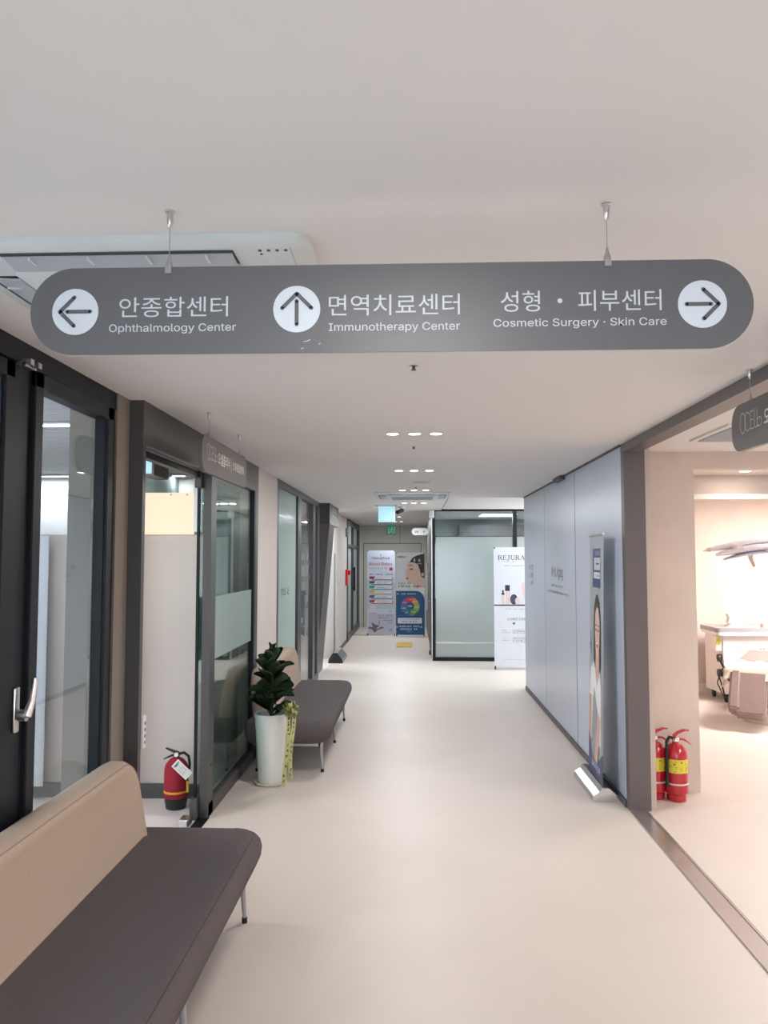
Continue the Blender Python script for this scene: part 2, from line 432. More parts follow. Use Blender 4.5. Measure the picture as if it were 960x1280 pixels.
# curtain of vertical folds hanging behind the glass
def curtain(name, x0, x1, y, z0, z1, m, label, amp=.018, lam=.09):
    n = int((x1-x0)/lam*10); bm = bmesh.new()
    f = [(x0+(x1-x0)*i/n, y+amp*math.sin(i*2*math.pi/10)+amp*.4*math.sin(i*.37)) for i in range(n+1)]
    ring = [(a, b) for a, b in f]+[(a, b+.004) for a, b in reversed(f)]
    loft(bm, [[Vector((a, b, z0)) for a, b in ring], [Vector((a, b, z1)) for a, b in ring]])
    return tag(obj(name, bm, m, None, 60), label, 'curtain')
curtain('curtain', -2.30, -2.0, 5.10, .05, CZ, 'curtain_blue', 'blue-grey curtain in vertical folds behind the black-framed window')
curtain('sheer_curtain', -3.6, -2.52, 5.22, .10, 1.80, 'curtain', 'white sheer curtain against the pale wall behind the black-framed window', .008, .12)

# left portal: trim_1
bm = B(-1.40, LX, 3.65, 3.69, 0, CZ)
struct('trim_1', bm, 'portal_grey')
struct('trim_1', B(-1.36, LX, 3.69, 6.42, 2.20, CZ), 'portal_grey')
struct('trim_1', B(-1.405, -1.38, 3.645, 3.66, 0, CZ), 'black_alu')
struct('trim_1', B(-1.36, LX, 6.33, 6.42, 0, 2.20), 'portal_grey')
struct('trim_1', B(-1.345, LX-.0, 6.27, 6.33, .07, 2.20), 'black_alu')
struct('trim_1', B(-1.5, -1.36, 3.69, 6.42, 2.215, 2.24), 'wall_cement', None)  # pinkish strip: warm light under the header is put into its colour
struct('trim_1', B(-1.42, -1.375, 3.69, 4.95, 2.165, 2.20), 'black_alu')
pb = struct('trim_1', B(-1.36, LX, 4.94, 6.42, 0, .085), 'frame_grey')
# dark track on the floor across the opening
struct('trim_1', B(-1.37, -1.30, 3.69, 4.94, -.002, .004), 'black_alu')
# fixed glazed screen beside the opening
d1 = struct('window_4', B(-1.36, LX, 4.92, 5.05, .0, 2.20), 'frame_grey')
struct('pane', B(-1.34, -1.332, 5.05, 6.28, .085, 2.20), 'pane_green', d1)
struct('frosted_film', B(-1.331, -1.329, 5.05, 6.28, .975, 1.39), 'film_green', d1, label='frosted green film band across the glass')
bm = tube([(LX-.002, 4.99, .315), (LX+.003, 4.99, .315)], .007, 12); struct('screw_cap', bm, 'rubber', d1)
# frameless sliding leaf parked next to it
d2 = sroot('door_1')
struct('leaf', B(-1.40, -1.39, 4.945, 6.1, .06, 2.17), 'pane_green', d2)
struct('edge_seal', B(-1.404, -1.386, 4.93, 4.945, .06, 2.17), 'black_alu', d2)
struct('frosted_film', B(-1.4035, -1.401, 4.945, 6.1, .975, 1.39), 'film_green', d2)
struct('roller_bracket', B(-1.41, -1.365, 4.88, 4.99, 2.10, 2.21, .004), 'frame_grey', d2)
bm = B(-1.415, -1.365, 4.88, 4.99, .004, .13, .006); struct('floor_guide', bm, 'frame_grey', d2)
bm = B(-1.44, -1.38, 4.74, 4.84, .0, .05, .008); struct('door_stop', bm, 'steel', d2)

# beige pier and second glazed unit
struct('wall_left', B(-1.55, LX, 6.42, 7.32, 0, CZ), 'wall_paint')
g2 = struct('window_5', B(-1.37, LX, 7.32, 10.6, 2.345, CZ), 'frame_grey')
for a, b in ((7.32, 7.42), (8.68, 8.93), (9.98, 10.2), (10.45, 10.72)): struct('mullion', B(-1.37, LX, a, b, .09, 2.345, .003, 1), 'frame_grey', g2)
struct('sill', B(-1.37, LX, 7.32, 10.6, 0, .09), 'frame_grey', g2)
struct('frosted_pane', B(-1.345, -1.337, 7.42, 8.68, .09, 2.345), 'frost_cyan', g2)
struct('pane', B(-1.345, -1.337, 8.93, 9.98, .09, 2.345), 'pane', g2)
struct('pane', B(-1.345, -1.337, 10.2, 10.45, .09, 2.345), 'pane_dark', g2)
pr = Print((-1.337, 7.42, 0), (0, 1, 0), (0, 0, 1))
pr.greek(.30, .85, 1.26, 1.34, srgb(90, 110, 115))
pr.build('lettering', g2)
pr = Print((-1.337, 8.93, 0), (0, 1, 0), (0, 0, 1))
for z in (1.55, 1.36, 1.18, 1.02): pr.greek(.2, .95, z, z+.07, srgb(70, 76, 84))
pr.build('lettering', g2)
# room behind that unit
struct('wall_left', B(-4.5, -1.56, 7.1, 7.25, 0, CZ), 'wall_white')
struct('wall_left', B(-3.4, -3.3, 7.25, 18, 0, CZ), 'wall_white')
struct('wall_left', B(-3.3, -1.4, 10.9, 11.0, 0, CZ), 'wall_white')
mat('grey_blue', srgb(104, 120, 140), .5, noise=.03)

# far portal: trim_2, with a leaning panel
struct('trim_2', B(-1.40, -1.175, 10.72, 12.0, 2.12, CZ), 'portal_grey')
struct('trim_2', prism([(0, 0), (.05, 0), (.235, 2.12), (0, 2.12)], (-1.41, 10.72, 0), (1, 0, 0), (0, 0, 1), (0, .06, 0)), 'portal_brown')
bm = bmesh.new()
vs = [Vector(p) for p in ((-1.36, 10.78, 0), (-1.36, 11.5, 0), (-1.19, 11.5, 2.12), (-1.19, 10.78, 2.12))]
loft(bm, [vs, [v+Vector((-.03, 0, 0)) for v in vs]])
struct('trim_2', bm, 'portal_grey')
pr = Print((-1.175, 10.72, 0), (0, 1, 0), (0, 0, 1))
pr.greek(.35, .95, 2.30, 2.37, srgb(205, 200, 195)); pr.greek(.35, 1.0, 2.20, 2.27, srgb(205, 200, 195))
t = pr.build('trim_2', None); t['kind'] = 'structure'
struct('wall_left', B(-1.55, LX, 12.6, 15.05, 0, CZ), 'wall_white')
struct('baseboard_left', B(LX, LX+.012, 12.6, 15.05, 0, .07), 'frame_grey')
d3 = struct('door_2', B(-1.37, LX+.02, 15.05, 18.3, 2.3, CZ), 'frame_grey')
bm = bmesh.new()
for a, b in ((15.05, 15.15), (16.4, 16.55), (18.05, 18.3)): box(bm, -1.37, LX+.02, a, b, 0, 2.3)
box(bm, -1.37, LX+.02, 15.05, 18.3, 0, .12); box(bm, -1.36, LX+.01, 15.15, 18.05, 1.86, 1.92)
struct('frame', bm, 'frame_grey', d3)
struct('frosted_pane', B(-1.345, -1.337, 15.15, 18.05, .12, 2.3), 'frost_grey', d3)
bm = tube([(LX+.05, 16.3, .95), (LX+.05, 16.3, 1.45)], .02); tube([(LX+.0, 16.3, 1.0), (LX+.05, 16.3, 1.0)], .012, 8, bm); tube([(LX+.0, 16.3, 1.4), (LX+.05, 16.3, 1.4)], .012, 8, bm)
struct('handle', bm, 'black_alu', d3)

# end wall
ew = struct('wall_end', B(-1.55, .4, 18.35, 18.5, 0, CZ), 'back_wall')
bm = bmesh.new()
for a in ((-1.20, -1.185, 0, 1.98), (.17, .185, 0, 1.98), (-1.20, .185, 1.98, 1.995), (-.33, -.32, 1.995, CZ)): box(bm, a[0], a[1], 18.345, 18.352, a[2], a[3])
struct('panel_joint', bm, 'joint_dark', ew)

# glazed partition facing the corridor at y = 12.45, and its dark return wall
struct('wall_right', B(.30, 5.2, 12.43, 12.55, 2.43, 2.66), 'wall_white')
w6 = struct('window_6', B(.30, 5.2, 12.42, 12.50, 2.40, 2.43), 'black_alu')
for a, b in ((.30, .345), (1.60, 1.66), (3.2, 3.26)): struct('mullion', B(a, b, 12.42, 12.52, .06, 2.40), 'black_alu', w6)
struct('sill', B(.30, 5.2, 12.42, 12.50, 0, .06), 'black_alu', w6)
struct('glass_edge', B(.288, .30, 12.40, 12.50, 0, 2.40), 'steel', w6)
struct('pane', B(.345, 5.2, 12.452, 12.46, .06, 2.40), 'pane_dark', w6)
bm = B(.36, 1.6, 12.448, 12.4515, .30, 1.985); box(bm, 1.66, 3.2, 12.448, 12.4515, .06, 1.985); box(bm, .36, 1.6, 12.448, 12.4515, .06, .275)
struct('frosted_film', bm, 'frost_grey', w6)
bm = bmesh.new(); box(bm, .345, 5.2, 12.446, 12.451, 1.985, 2.0)
struct('film_edge', bm, 'frame_grey', w6)
struct('film_edge', B(.5, 1.6, 12.446, 12.451, .275, .29), 'steel', w6)
struct('wall_right', B(.30, .36, 12.55, 18.35, 0, CZ), 'door_panel')
d4 = struct('door_3', B(.285, .30, 12.62, 14.2, .02, 2.33), 'portal_grey')
bm = tube([(.235, 13.4, .75), (.235, 13.4, 1.55)], .017, 10); tube([(.235, 13.4, 1.4), (.29, 13.4, 1.4)], .009, 8, bm); tube([(.235, 13.4, .9), (.29, 13.4, .9)], .009, 8, bm)
struct('handle', bm, 'steel', d4, 40)
struct('door_stop', B(.26, .29, 13.2, 13.3, .0, .07), 'black_plastic', d4)
# room behind the partition
struct('wall_right', B(.36, 5.2, 15.5, 15.6, 0, CZ), 'green_wall')
struct('wall_right', B(5.1, 5.2, 12.5, 15.6, 0, CZ), 'wall_white')
tag(obj('storage_shelf', B(.9, 2.3, 15.2, 15.48, 2.05, 2.30), 'frame_grey'), 'grey box unit seen through the upper glass of the far partition', 'cabinet')

# cross corridor, daylight end on the right
bm = B(5.1, 5.2, 9.85, 12.43, 0, .1); box(bm, 5.1, 5.2, 9.85, 12.43, 2.6, 2.66)
struct('wall_right', bm, 'wall_white')
w7 = struct('window_7', B(5.1, 5.16, 9.9, 12.4, .1, .16), 'white_plastic')
struct('pane', B(5.12, 5.13, 9.9, 12.4, .16, 2.6), 'pane', w7)
struct('wall_right', B(RX+.005, 5.2, 9.78, 9.85, 0, 2.66), 'wall_white')
struct('ceiling', B(.44, .45, 9.85, 12.42, CZ, 2.66), 'ceiling_paint')

# right wall of glossy panels
rw = struct('wall_right', B(RX+.012, RX+.10, 5.24, 9.78, 0, CZ), 'joint_dark')
for a, b in ((5.245, 6.735), (6.765, 8.295), (8.315, 9.80)):
    struct('panel', B(RX, RX+.012, a, b, .05, CZ-.012, .002, 1), 'panel_blue', rw)
struct('baseboard_right', B(RX-.008, RX+.012, 5.24, 9.80, 0, .048), 'frame_grey')
struct('trim_3', B(RX-.012, RX, 5.24, 9.80, CZ-.012, CZ), 'frame_grey')
tag(obj('door_closer', B(RX-.05, RX, 7.15, 7.5, 2.375, 2.41), 'frame_grey'), 'grey closer bar at the top of the middle glossy panel', 'door closer')
pr = Print((RX, 8.295, 0), (0, -1, 0), (0, 0, 1))
u = lambda y: 8.295-y
pr.text('Well Aging', u(7.92), 1.43, .60, .135, srgb(104, 108, 122), .01)
pr.greek(.35, .98, 1.36, 1.385, srgb(134, 140, 152)); pr.greek(.15, 1.25, 1.295, 1.32, srgb(134, 140, 152))
pr.build('lettering', rw)
pr = Print((RX, 9.8, 0), (0, -1, 0), (0, 0, 1))
pr.greek(.38, .72, 1.50, 1.57, srgb(110, 118, 132)); pr.greek(.38, .72, 1.41, 1.48, srgb(110, 118, 132)); pr.greek(.46, .66, 1.33, 1.38, srgb(90, 96, 110))
pr.build('lettering', rw)

# right portal: trim_4
struct('trim_4', B(RX, 1.545, 5.17, 5.24, 0, CZ), 'portal_brown')
struct('trim_4', B(RX, 1.518, -3, 5.17, 2.357, CZ), 'portal_brown')
bm = B(RX, 1.518, -3, 5.17, -.002, .004); box(bm, RX, RX+.04, -3, 5.17, .004, .007); box(bm, 1.505, 1.518, -3, 5.17, .004, .008)
struct('trim_4', bm, 'steel_satin')
struct('trim_4', B(RX, 1.545, -3.1, -3, 0, CZ), 'portal_brown')
struct('wall_right', B(RX, 1.6, -5, -3.1, 0, CZ), 'wall_paint')

# treatment room
t1 = struct('wall_right', B(1.505, 2.02, 5.60, 5.72, 0, CZ), 'wall_cement')
struct('wall_right', B(1.505, 1.60, 5.24, 5.60, 0, CZ), 'wall_cement')
struct('wall_right', B(2.02, 5.2, 5.60, 5.72, 2.295, CZ), 'wall_cement')
struct('wall_right', B(1.92, 2.02, 5.72, 9.7, 0, CZ), 'wall_cement')
struct('ceiling', B(2.02, 5.2, 5.72, 6.1, 2.295, CZ-.001), 'wall_white')
struct('wall_right', B(2.02, 5.2, 6.1, 6.2, 2.14, CZ), 'wall_cement')
struct('trim_5', B(2.02, 5.2, 6.0, 6.2, 2.10, 2.14), 'wall_white')
struct('wall_right', B(2.02, 5.2, 9.66, 9.76, 0, CZ), 'wall_cement')
struct('wall_right', B(5.1, 5.2, -5, 9.76, 0, CZ), 'wall_cement')
struct('baseboard_right', B(2.02, 5.1, 9.645, 9.66, 0, .12), 'wall_white')

# ------------------------------------------------------------------ lamps
def portal(cx, cy, cz, sx, sy, rot):
    l = bpy.data.lights.new('window_portal', 'AREA'); l.shape = 'RECTANGLE'; l.size = sx; l.size_y = sy; l.cycles.is_portal = True
    p = bpy.data.objects.new('window_portal', l); COL.objects.link(p); p.location = (cx, cy, cz); p.rotation_euler = rot
H = math.pi/2
portal(.25, -5.1, 1.25, 4.3, 2.4, (H, 0, 0))
portal(-4.6, -.8, 1.35, 8.4, 2.1, (H, 0, -H))
portal(5.2, 11.13, 1.35, 2.5, 2.5, (H, 0, H))
portal(-3.9, 9.1, 1.8, 1.2, 1.1, (H, 0, math.pi))
def area(name, loc, size, power, col=(1, .97, .93), sy=None, rot=(0, 0, 0), spread=180):
    l = bpy.data.lights.new(name, 'AREA'); l.energy = power; l.color = col; l.size = size
    l.shape = 'RECTANGLE' if sy else 'DISK'
    if sy: l.size_y = sy
    l.spread = math.radians(spread)
    o = bpy.data.objects.new(name, l); COL.objects.link(o); o.location = loc; o.rotation_euler = rot
    return o

def downlight(x, y, label, power=5, z=CZ, group='small round downlights in rows of three', col=(1, .97, .94), r=.040):
    o = thing('downlight', label, 'downlight', (x, y, z), group)
    obj('rim', lathe([(r-.004, -.004), (r+.002, -.005), (r+.005, -.001), (r+.005, 0), (r-.004, .0)], 20, (x, y, z), None, False), 'white_plastic', o, 40)
    obj('lens', lathe([(r-.004, -.0035), (r-.004, -.001)], 20, (x, y, z)), 'down_glow', o)
    area('downlight_lamp', (x, y, z-.008), r*2, power, col if y < 9 else (.95, .98, 1))
side = ('left', 'middle', 'right')
for yy, txt, pw_ in ((4.71, 'nearest row of three, between the two black sprinkler heads', 6), (6.72, 'second nearest row of three, before the round speaker', 6),
                     (8.68, 'row of three just before the far ceiling air conditioner', 6), (10.72, 'row of three just behind the far ceiling air conditioner', 6)):
    for k, xx in enumerate((-.127, .007, .14)):
        downlight(xx, yy, '%s round downlight of the %s' % (side[k], txt), pw_)
for k, xx in enumerate((-.509, -.381, -.254)):
    downlight(xx, 16.33, '%s round downlight of the last row before the end wall' % side[k], 14)
downlight(-.24, 12.45, 'single round downlight right of the hanging light box', 14)
downlight(-.27, 14.4, 'single round downlight further in, behind the hanging light box', 14)
# unseen rows over and behind the viewer
for yy in (2.7, .7, -1.3, -3.3):
    for xx in (-.127, .007, .14):
        if yy == 2.7: continue
        area('downlight_lamp', (xx, yy, CZ-.008), .08, 6, (1, .97, .94))
# treatment room and left room lighting
downlight(2.474, 5.80, 'round downlight in the lowered soffit of the bright treatment room', 2.5, 2.295, None, (1, .93, .86), .045)
def panel_light(x0, x1, y0, y1, z, power, label, col=(1, .93, .88)):
    o = thing('ceiling_light', label, 'ceiling light', ((x0+x1)/2, (y0+y1)/2, z))
    obj('frame', B(x0-.02, x1+.02, y0-.02, y1+.02, z-.008, z), 'white_plastic', o)
    obj('diffuser', B(x0, x1, y0, y1, z-.012, z-.006), 'white_glow', o)
    area('panel_lamp', ((x0+x1)/2, (y0+y1)/2, z-.02), x1-x0, power, col, y1-y0)
panel_light(4.2, 4.8, 7.3, 8.5, CZ, 170, 'square ceiling light beyond the treatment chair, past the picture edge')
panel_light(3.2, 3.8, 3.0, 4.2, CZ, 52, 'square ceiling light inside the treatment room opening')
panel_light(3.2, 3.8, .5, 1.7, CZ, 40, 'square ceiling light nearest the viewer in the treatment room')
panel_light(-3.9, -2.1, 6.9, 6.96, CZ-.01, 22, 'thin strip light behind the partition of the left room', (.85, .95, 1))
panel_light(-3.9, -2.1, 7.9, 7.96, CZ-.01, 22, 'thin strip light furthest back in the left room', (.85, .95, 1))
panel_light(-2.6, -1.9, 4.2, 4.26, CZ-.01, 16, 'thin strip light near the left doorway', (1, .95, .9))
panel_light(-2.6, -2.0, 8.4, 9.2, CZ+.02, 80, 'ceiling light behind the frosted glass on the left', (.9, .98, 1))
panel_light(-2.5, -1.9, 11.9, 12.5, CZ+.02, 35, 'ceiling light in the hall behind the far left portal', (.9, .97, 1))
panel_light(-1.95, -1.65, 5.8, 6.4, CZ+.02, 14, 'added ceiling light behind the glass screen with the green film', (.92, 1, .98))  # lamp added to brighten the green wall seen through the screen
panel_light(1.9, 2.5, 10.6, 11.8, 2.64, 32, 'added unseen light in the raised bay of the cross corridor, hidden past the glossy wall', (.92, .97, 1))  # out of view, added to whiten the raised bay and its fascia
panel_light(3.6, 4.2, 10.6, 11.8, 2.64, 40, 'added unseen light at the window end of the cross corridor', (.92, .97, 1))  # second lamp added out of view for a brighter, cooler far zone
panel_light(1.2, 1.8, 13.4, 14.2, CZ, 90, 'ceiling light behind the far glass partition', (.9, .98, 1))

# ------------------------------------------------------------------ ceiling fittings
def sprinkler(x, y, label):
    o = thing('sprinkler', label, 'sprinkler', (x, y, CZ), None)
    obj('plate', lathe([(.018, 0), (.018, -.002), (.010, -.004)], 20, (x, y, CZ)), 'steel', o, 40)
    obj('head', lathe([(.006, -.004), (.006, -.014), (.011, -.016), (.011, -.018)], 14, (x, y, CZ)), 'frame_grey', o, 40)
sprinkler(.002, 3.03, 'small sprinkler head just below the big hanging sign')
sprinkler(.002, 5.26, 'small sprinkler head behind the nearest row of downlights')
sprinkler(.028, 8.29, 'small sprinkler head just before the far ceiling air conditioner')
sprinkler(.0, 10.5, 'small sprinkler head among the downlights behind the air conditioner')
tag(obj('smoke_detector', lathe([(.05, 0), (.05, -.02), (.03, -.035)], 20, (.95, 11.3, 2.64)), 'white_plastic', None, 40), 'small detector on the bright raised ceiling above the glass partition', 'detector')
o = thing('ceiling_speaker', 'flat round speaker grille in the ceiling before the far air conditioner', 'speaker', (.082, 7.72, CZ))
obj('rim', lathe([(.105, 0), (.105, -.006), (.095, -.008)], 28, (.082, 7.72, CZ), None, False), 'cassette_white', o, 40)
obj('grille', lathe([(.095, -.008), (.0, -.009)], 28, (.082, 7.72, CZ)), 'flap_grey', o)

def cassette(cx, cy, w, label, near=True):
    o = thing('ceiling_air_conditioner', label, 'air conditioner', (cx, cy, CZ), 'ceiling cassette air conditioners')
    h = w/2; x0, x1, y0, y1 = cx-h, cx+h, cy-h, cy+h
    ring = lambda d, z, r=.05: [Vector((a, b, z)) for a, b in rrect(x0+d, x1-d, y0+d, y1-d, max(r-d, .01), 5)]
    bm = loft(bmesh.new(), [ring(0, CZ), ring(0, CZ-.012), ring(.012, CZ-.02), ring(.075, CZ-.024)])
    # four outlet recesses are dark inlays with flaps
    obj('frame', bm, 'cassette_white', o, 50)
    for k in range(4):
        R = Matrix.Rotation(k*math.pi/2, 4, 'Z'); T = Matrix.Translation((cx, cy, 0))
        a0, a1 = -h+.16, h-.20
        def put(bm, name, m, par=o):
            bmesh.ops.transform(bm, matrix=T@R, verts=bm.verts); return obj(name, bm, m, par)
        s = put(B(a0-.01, a1+.01, -h+.045, -h+.125, CZ-.0255, CZ-.0235), 'outlet', 'cassette_dark')
        bm = bmesh.new()
        loft(bm, [[Vector((a, b, z)) for b, z in ((-h+.056, CZ-.0262), (-h+.132, CZ-.030), (-h+.132, CZ-.036), (-h+.056, CZ-.0275))] for a in (a0-.006, a1+.006)])
        put(bm, 'flap', 'flap_grey')
        for q in range(4):
            a = a0+.06+q*(a1-a0-.12)/3; put(B(a-.0025, a+.0025, -h+.06, -h+.10, CZ-.034, CZ-.0262), 'flap_rib', 'cassette_white')
    bm = loft(bmesh.new(), [ring(.135, CZ-.023, .16), ring(.135, CZ-.034, .16), ring(.16, CZ-.040, .16)])
    g = obj('centre_panel', bm, 'cassette_white', o, 50)
    bm = bmesh.new(); n = 14
    for q in range(n):
        a = y0+.2+q*(w-.4)/(n-1); box(bm, x0+.2, x1-.2, a-.006, a+.006, CZ-.044, CZ-.039)
    obj('grille', bm, 'flap_grey', g)
    bm = bmesh.new()
    for q in range(4):
        X = x1-.125+q*.021-.0; loft(bm, [[Vector((X+a, y0+.05+b, CZ-.0215-z)) for a, b in circle2(0, 0, .0042, 12)] for z in (0, .003)])
    loft(bm, [[Vector((x1-.125+a, y0+.07+b, CZ-.0215-z)) for a, b in circle2(0, 0, .004, 12)] for z in (0, .003)])
    obj('indicator', bm, 'cassette_dark', o)
    obj('seam', B(x1-.052, x1-.049, y0+.04, y1-.04, CZ-.0235, CZ-.021), 'flap_grey', o)
    return o
cassette(-.705, 2.215, .92, 'large white ceiling cassette air conditioner behind the big hanging sign')
cassette(-.015, 9.38, .90, 'far white ceiling cassette air conditioner between two downlight rows')

o = thing('ceiling_vent', 'square grey ceiling grille inside the treatment room opening', 'vent', (2.0, 4.76, CZ))
obj('frame', B(1.80, 2.42, 4.43, 5.05, CZ-.012, CZ), 'wall_white', o)
obj('backing', B(1.84, 2.38, 4.47, 5.01, CZ-.014, CZ-.012), 'cassette_dark', o)
bm = bmesh.new()
for k in range(22):
    y = 4.475+k*.0245; box(bm, 1.84, 2.38, y, y+.010, CZ-.018, CZ-.013)
for k in range(22):
    x = 1.845+k*.0245; box(bm, x, x+.006, 4.47, 5.01, CZ-.019, CZ-.013)
obj('slats', bm, 'flap_grey', o, kind='stuff')

# ------------------------------------------------------------------ big hanging sign
SY = 1.635
sg = thing('hanging_sign', 'large grey pill-shaped hanging sign with three arrows and Korean lettering', 'sign', (-.06, SY, 2.19), 'hanging direction signs')
x0, x1, z0, z1 = -.844, .725, 2.094, 2.288
out = rrect(x0, x1, z0, z1, (z1-z0)/2-.001, 16)
obj('board', prism(out, (0, SY, 0), (1, 0, 0), (0, 0, 1), (0, .003, 0)), 'sign_grey', sg)
obj('backing_board', prism(out, (0, SY+.003, 0), (1, 0, 0), (0, 0, 1), (0, .009, 0)), 'sign_edge', sg)
DG, LT = srgb(90, 90, 95), srgb(196, 200, 208)
for cx, ang in ((-.743, 180), (-.253, 90), (.617, 0)):
    cz = 2.190
    d = obj('arrow_disc', prism(circle2(cx, cz, .0515, 48), (0, SY-.0012, 0), (1, 0, 0), (0, 0, 1), (0, .0012, 0)), 'disc_white', sg)
    pr = Print((cx, SY-.0014, cz), (1, 0, 0), (0, 0, 1))
    c, s_ = math.cos(math.radians(ang)), math.sin(math.radians(ang))
    rot = lambda p: (p[0]*c-p[1]*s_, p[0]*s_+p[1]*c)
    pr.stroke([rot((-.034, 0)), rot((.018, 0))], .0085, DG)
    pr.stroke([rot((.002, .032)), rot((.034, 0)), rot((.002, -.032))], .0085, DG)
    pr.build('arrow', d)
for body, a0, a1, b0, b1, bold in (('안종합센터', -.645, -.404, 2.176, 2.221, .0), ('Ophthalmology Center', -.667, -.386, 2.139, 2.161, .004),
        ('면역치료센터', -.183, .101, 2.174, 2.220, .0), ('Immunotherapy Center', -.183, .101, 2.136, 2.158, .004),
        ('성형 · 피부센터', .189, .531, 2.178, 2.224, .0), ('Cosmetic Surgery · Skin Care', .173, .541, 2.141, 2.163, .004)):
    pr = Print((0, SY, 0), (1, 0, 0), (0, 0, 1)); pr.text(body, a0, b0, a1-a0, b1-b0, LT, bold); pr.build('lettering', sg)
pr = Print((0, SY, 0), (1, 0, 0), (0, 0, 1))
for a, b, w_ in ((-.237, 2.118, .010), (-.229, 2.120, .006), (-.204, 2.112, .003), (-.243, 2.102, .005)): pr.stroke([(a, b), (a+w_, b+.002)], .0016, LT)
pr.build('scratch', sg)
def hanger(x, y, ztop, zb, par, s=1.0, clipdir='y'):
    w_ = obj('wire', tube([(x, y, ztop), (x, y, zb)], .0011*s, 6), 'wire', par)
    obj('ceiling_anchor', lathe([(.011*s, 0), (.011*s, -.003), (.007*s, -.005), (.007*s, -.02), (.004*s, -.036), (.002*s, -.038)], 14, (x, y, ztop)), 'steel', w_, 50)
    bm = lathe([(.002*s, .03), (.004*s, .018), (.008*s, .008), (.008*s, -.002)], 12, (x, y, zb))
    if clipdir == 'y': box(bm, x-.007*s, x+.007*s, y-.0075, y+.014, zb-.014, zb)
    else: box(bm, x-.008, x+.008, y-.007*s, y+.007*s, zb-.014, zb)
    obj('clip', bm, 'wire', w_, 40)
hanger(-.537, SY+.004, CZ, 2.287, sg); hanger(.419, SY+.004, CZ, 2.289, sg)

def logo(pr, a0, b0, w, h, col):
    """thin-line word mark: tall O, C, E, L, b strokes"""
    t = h*.035
    el = lambda cx, cy, rx, ry, s0=0, s1=360: [(cx+rx*math.cos(math.radians(s0+(s1-s0)*i/24)), cy+ry*math.sin(math.radians(s0+(s1-s0)*i/24))) for i in range(25)]
    pr.stroke(el(a0+w*.13, b0+h*.5, w*.13, h*.5), t, col)
    pr.stroke(el(a0+w*.36, b0+h*.5, w*.13, h*.44, 50, 310), t, col)
    for x in (.5,): pr.stroke([(a0+w*(x+.13), b0+h*.92), (a0+w*x, b0+h*.92), (a0+w*x, b0+h*.10), (a0+w*(x+.13), b0+h*.10)], t, col); pr.stroke([(a0+w*x, b0+h*.52), (a0+w*(x+.11), b0+h*.52)], t, col)
    pr.stroke([(a0+w*.68, b0+h*.98), (a0+w*.68, b0+h*.10), (a0+w*.78, b0+h*.10)], t, col)
    pr.stroke([(a0+w*.80, b0+h*.98), (a0+w*.80, b0+h*.10), (a0+w*.86, b0+h*.10)], t, col)
    pr.stroke(el(a0+w*.90, b0+h*.30, w*.10, h*.20), t, col)
LW = srgb(214, 208, 204)
# left side sign
s2 = thing('hanging_sign', 'brown-grey rounded sign hanging over the left doorway, parallel to the wall', 'sign', (-1.07, 4.36, 2.19), 'hanging direction signs')
obj('board', prism(rrect(3.83, 4.87, 2.092, 2.286, .075, 8), (-1.07, 0, 0), (0, 1, 0), (0, 0, 1), (-.02, 0, 0)), 'sign_brown', s2, 30)
pr = Print((-1.07, 3.83, 2.092), (0, 1, 0), (0, 0, 1))
logo(pr, .095, .068, .20, .085, LW); pr.text('오셀클리닉', .315, .068, .27, .068, LW, .006); pr.rect(.620, .624, .055, .145, LW)
pr.text('안과종합센터', .655, .075, .29, .052, LW, .004)
pr.build('lettering', s2)
hanger(-1.08, 3.99, CZ, 2.286, s2, 1.2, 'x'); hanger(-1.08, 4.70, CZ, 2.286, s2, 1.2, 'x')
# right side sign
s3 = thing('hanging_sign', 'dark brown rounded sign at the right picture edge, over the treatment room opening', 'sign', (1.36, 2.79, 2.19), 'hanging direction signs')
obj('board', prism(rrect(2.27, 3.31, 2.092, 2.286, .075, 8), (1.36, 0, 0), (0, 1, 0), (0, 0, 1), (.02, 0, 0)), 'sign_dark', s3, 30)
pr = Print((1.36, 3.31, 2.092), (0, -1, 0), (0, 0, 1))
logo(pr, .085, .068, .20, .085, LW); pr.text('오셀클리닉', .305, .068, .27, .068, LW, .006); pr.rect(.610, .614, .055, .145, LW)
pr.text('피부센터', .655, .075, .24, .052, LW, .004)
pr.build('lettering', s3)
hanger(1.37, 3.146, CZ, 2.286, s3, 1.2, 'x'); hanger(1.37, 2.43, CZ, 2.286, s3, 1.2, 'x')

# ------------------------------------------------------------------ light boxes and end signs
o = thing('light_box_sign', 'glowing pale blue light box hanging from the far ceiling', 'light box', (-.39, 11.2, CZ))
obj('housing', B(-.516, -.270, 11.20, 11.26, 2.165, 2.405, .004), 'white_plastic', o)
obj('screen', B(-.512, -.274, 11.194, 11.20, 2.170, 2.400), 'cool_glow', o)
obj('bracket', B(-.56, -.24, 11.20, 11.26, 2.405, CZ), 'flap_grey', o)
o = thing('camera_dome', 'small white security camera beside the hanging light box', 'camera', (-.2, 11.6, CZ))
obj('mount', lathe([(.05, 0), (.05, -.02), (.03, -.03)], 20, (-.17, 11.6, CZ)), 'white_plastic', o, 40)
obj('lens_barrel', tube([(-.17, 11.6, CZ-.05), (-.24, 11.45, CZ-.09)], .03, 12), 'black_plastic', o, 40)
o = thing('exit_sign', 'green running-man emergency exit sign on the end wall', 'exit sign', (-.53, 18.33, 2.3))
obj('housing', B(-.63, -.43, 18.29, 18.35, 2.20, 2.41), 'frame_grey', o)
obj('screen', B(-.625, -.435, 18.285, 18.29, 2.205, 2.405), 'green_glow', o)
pr = Print((-.53, 18.285, 2.305), (1, 0, 0), (0, 0, 1), .0003)
Wt = srgb(235, 248, 240)
pr.rect(-.075, -.055, -.085, .085, Wt); pr.ell(.02, .055, .016, .016, Wt)
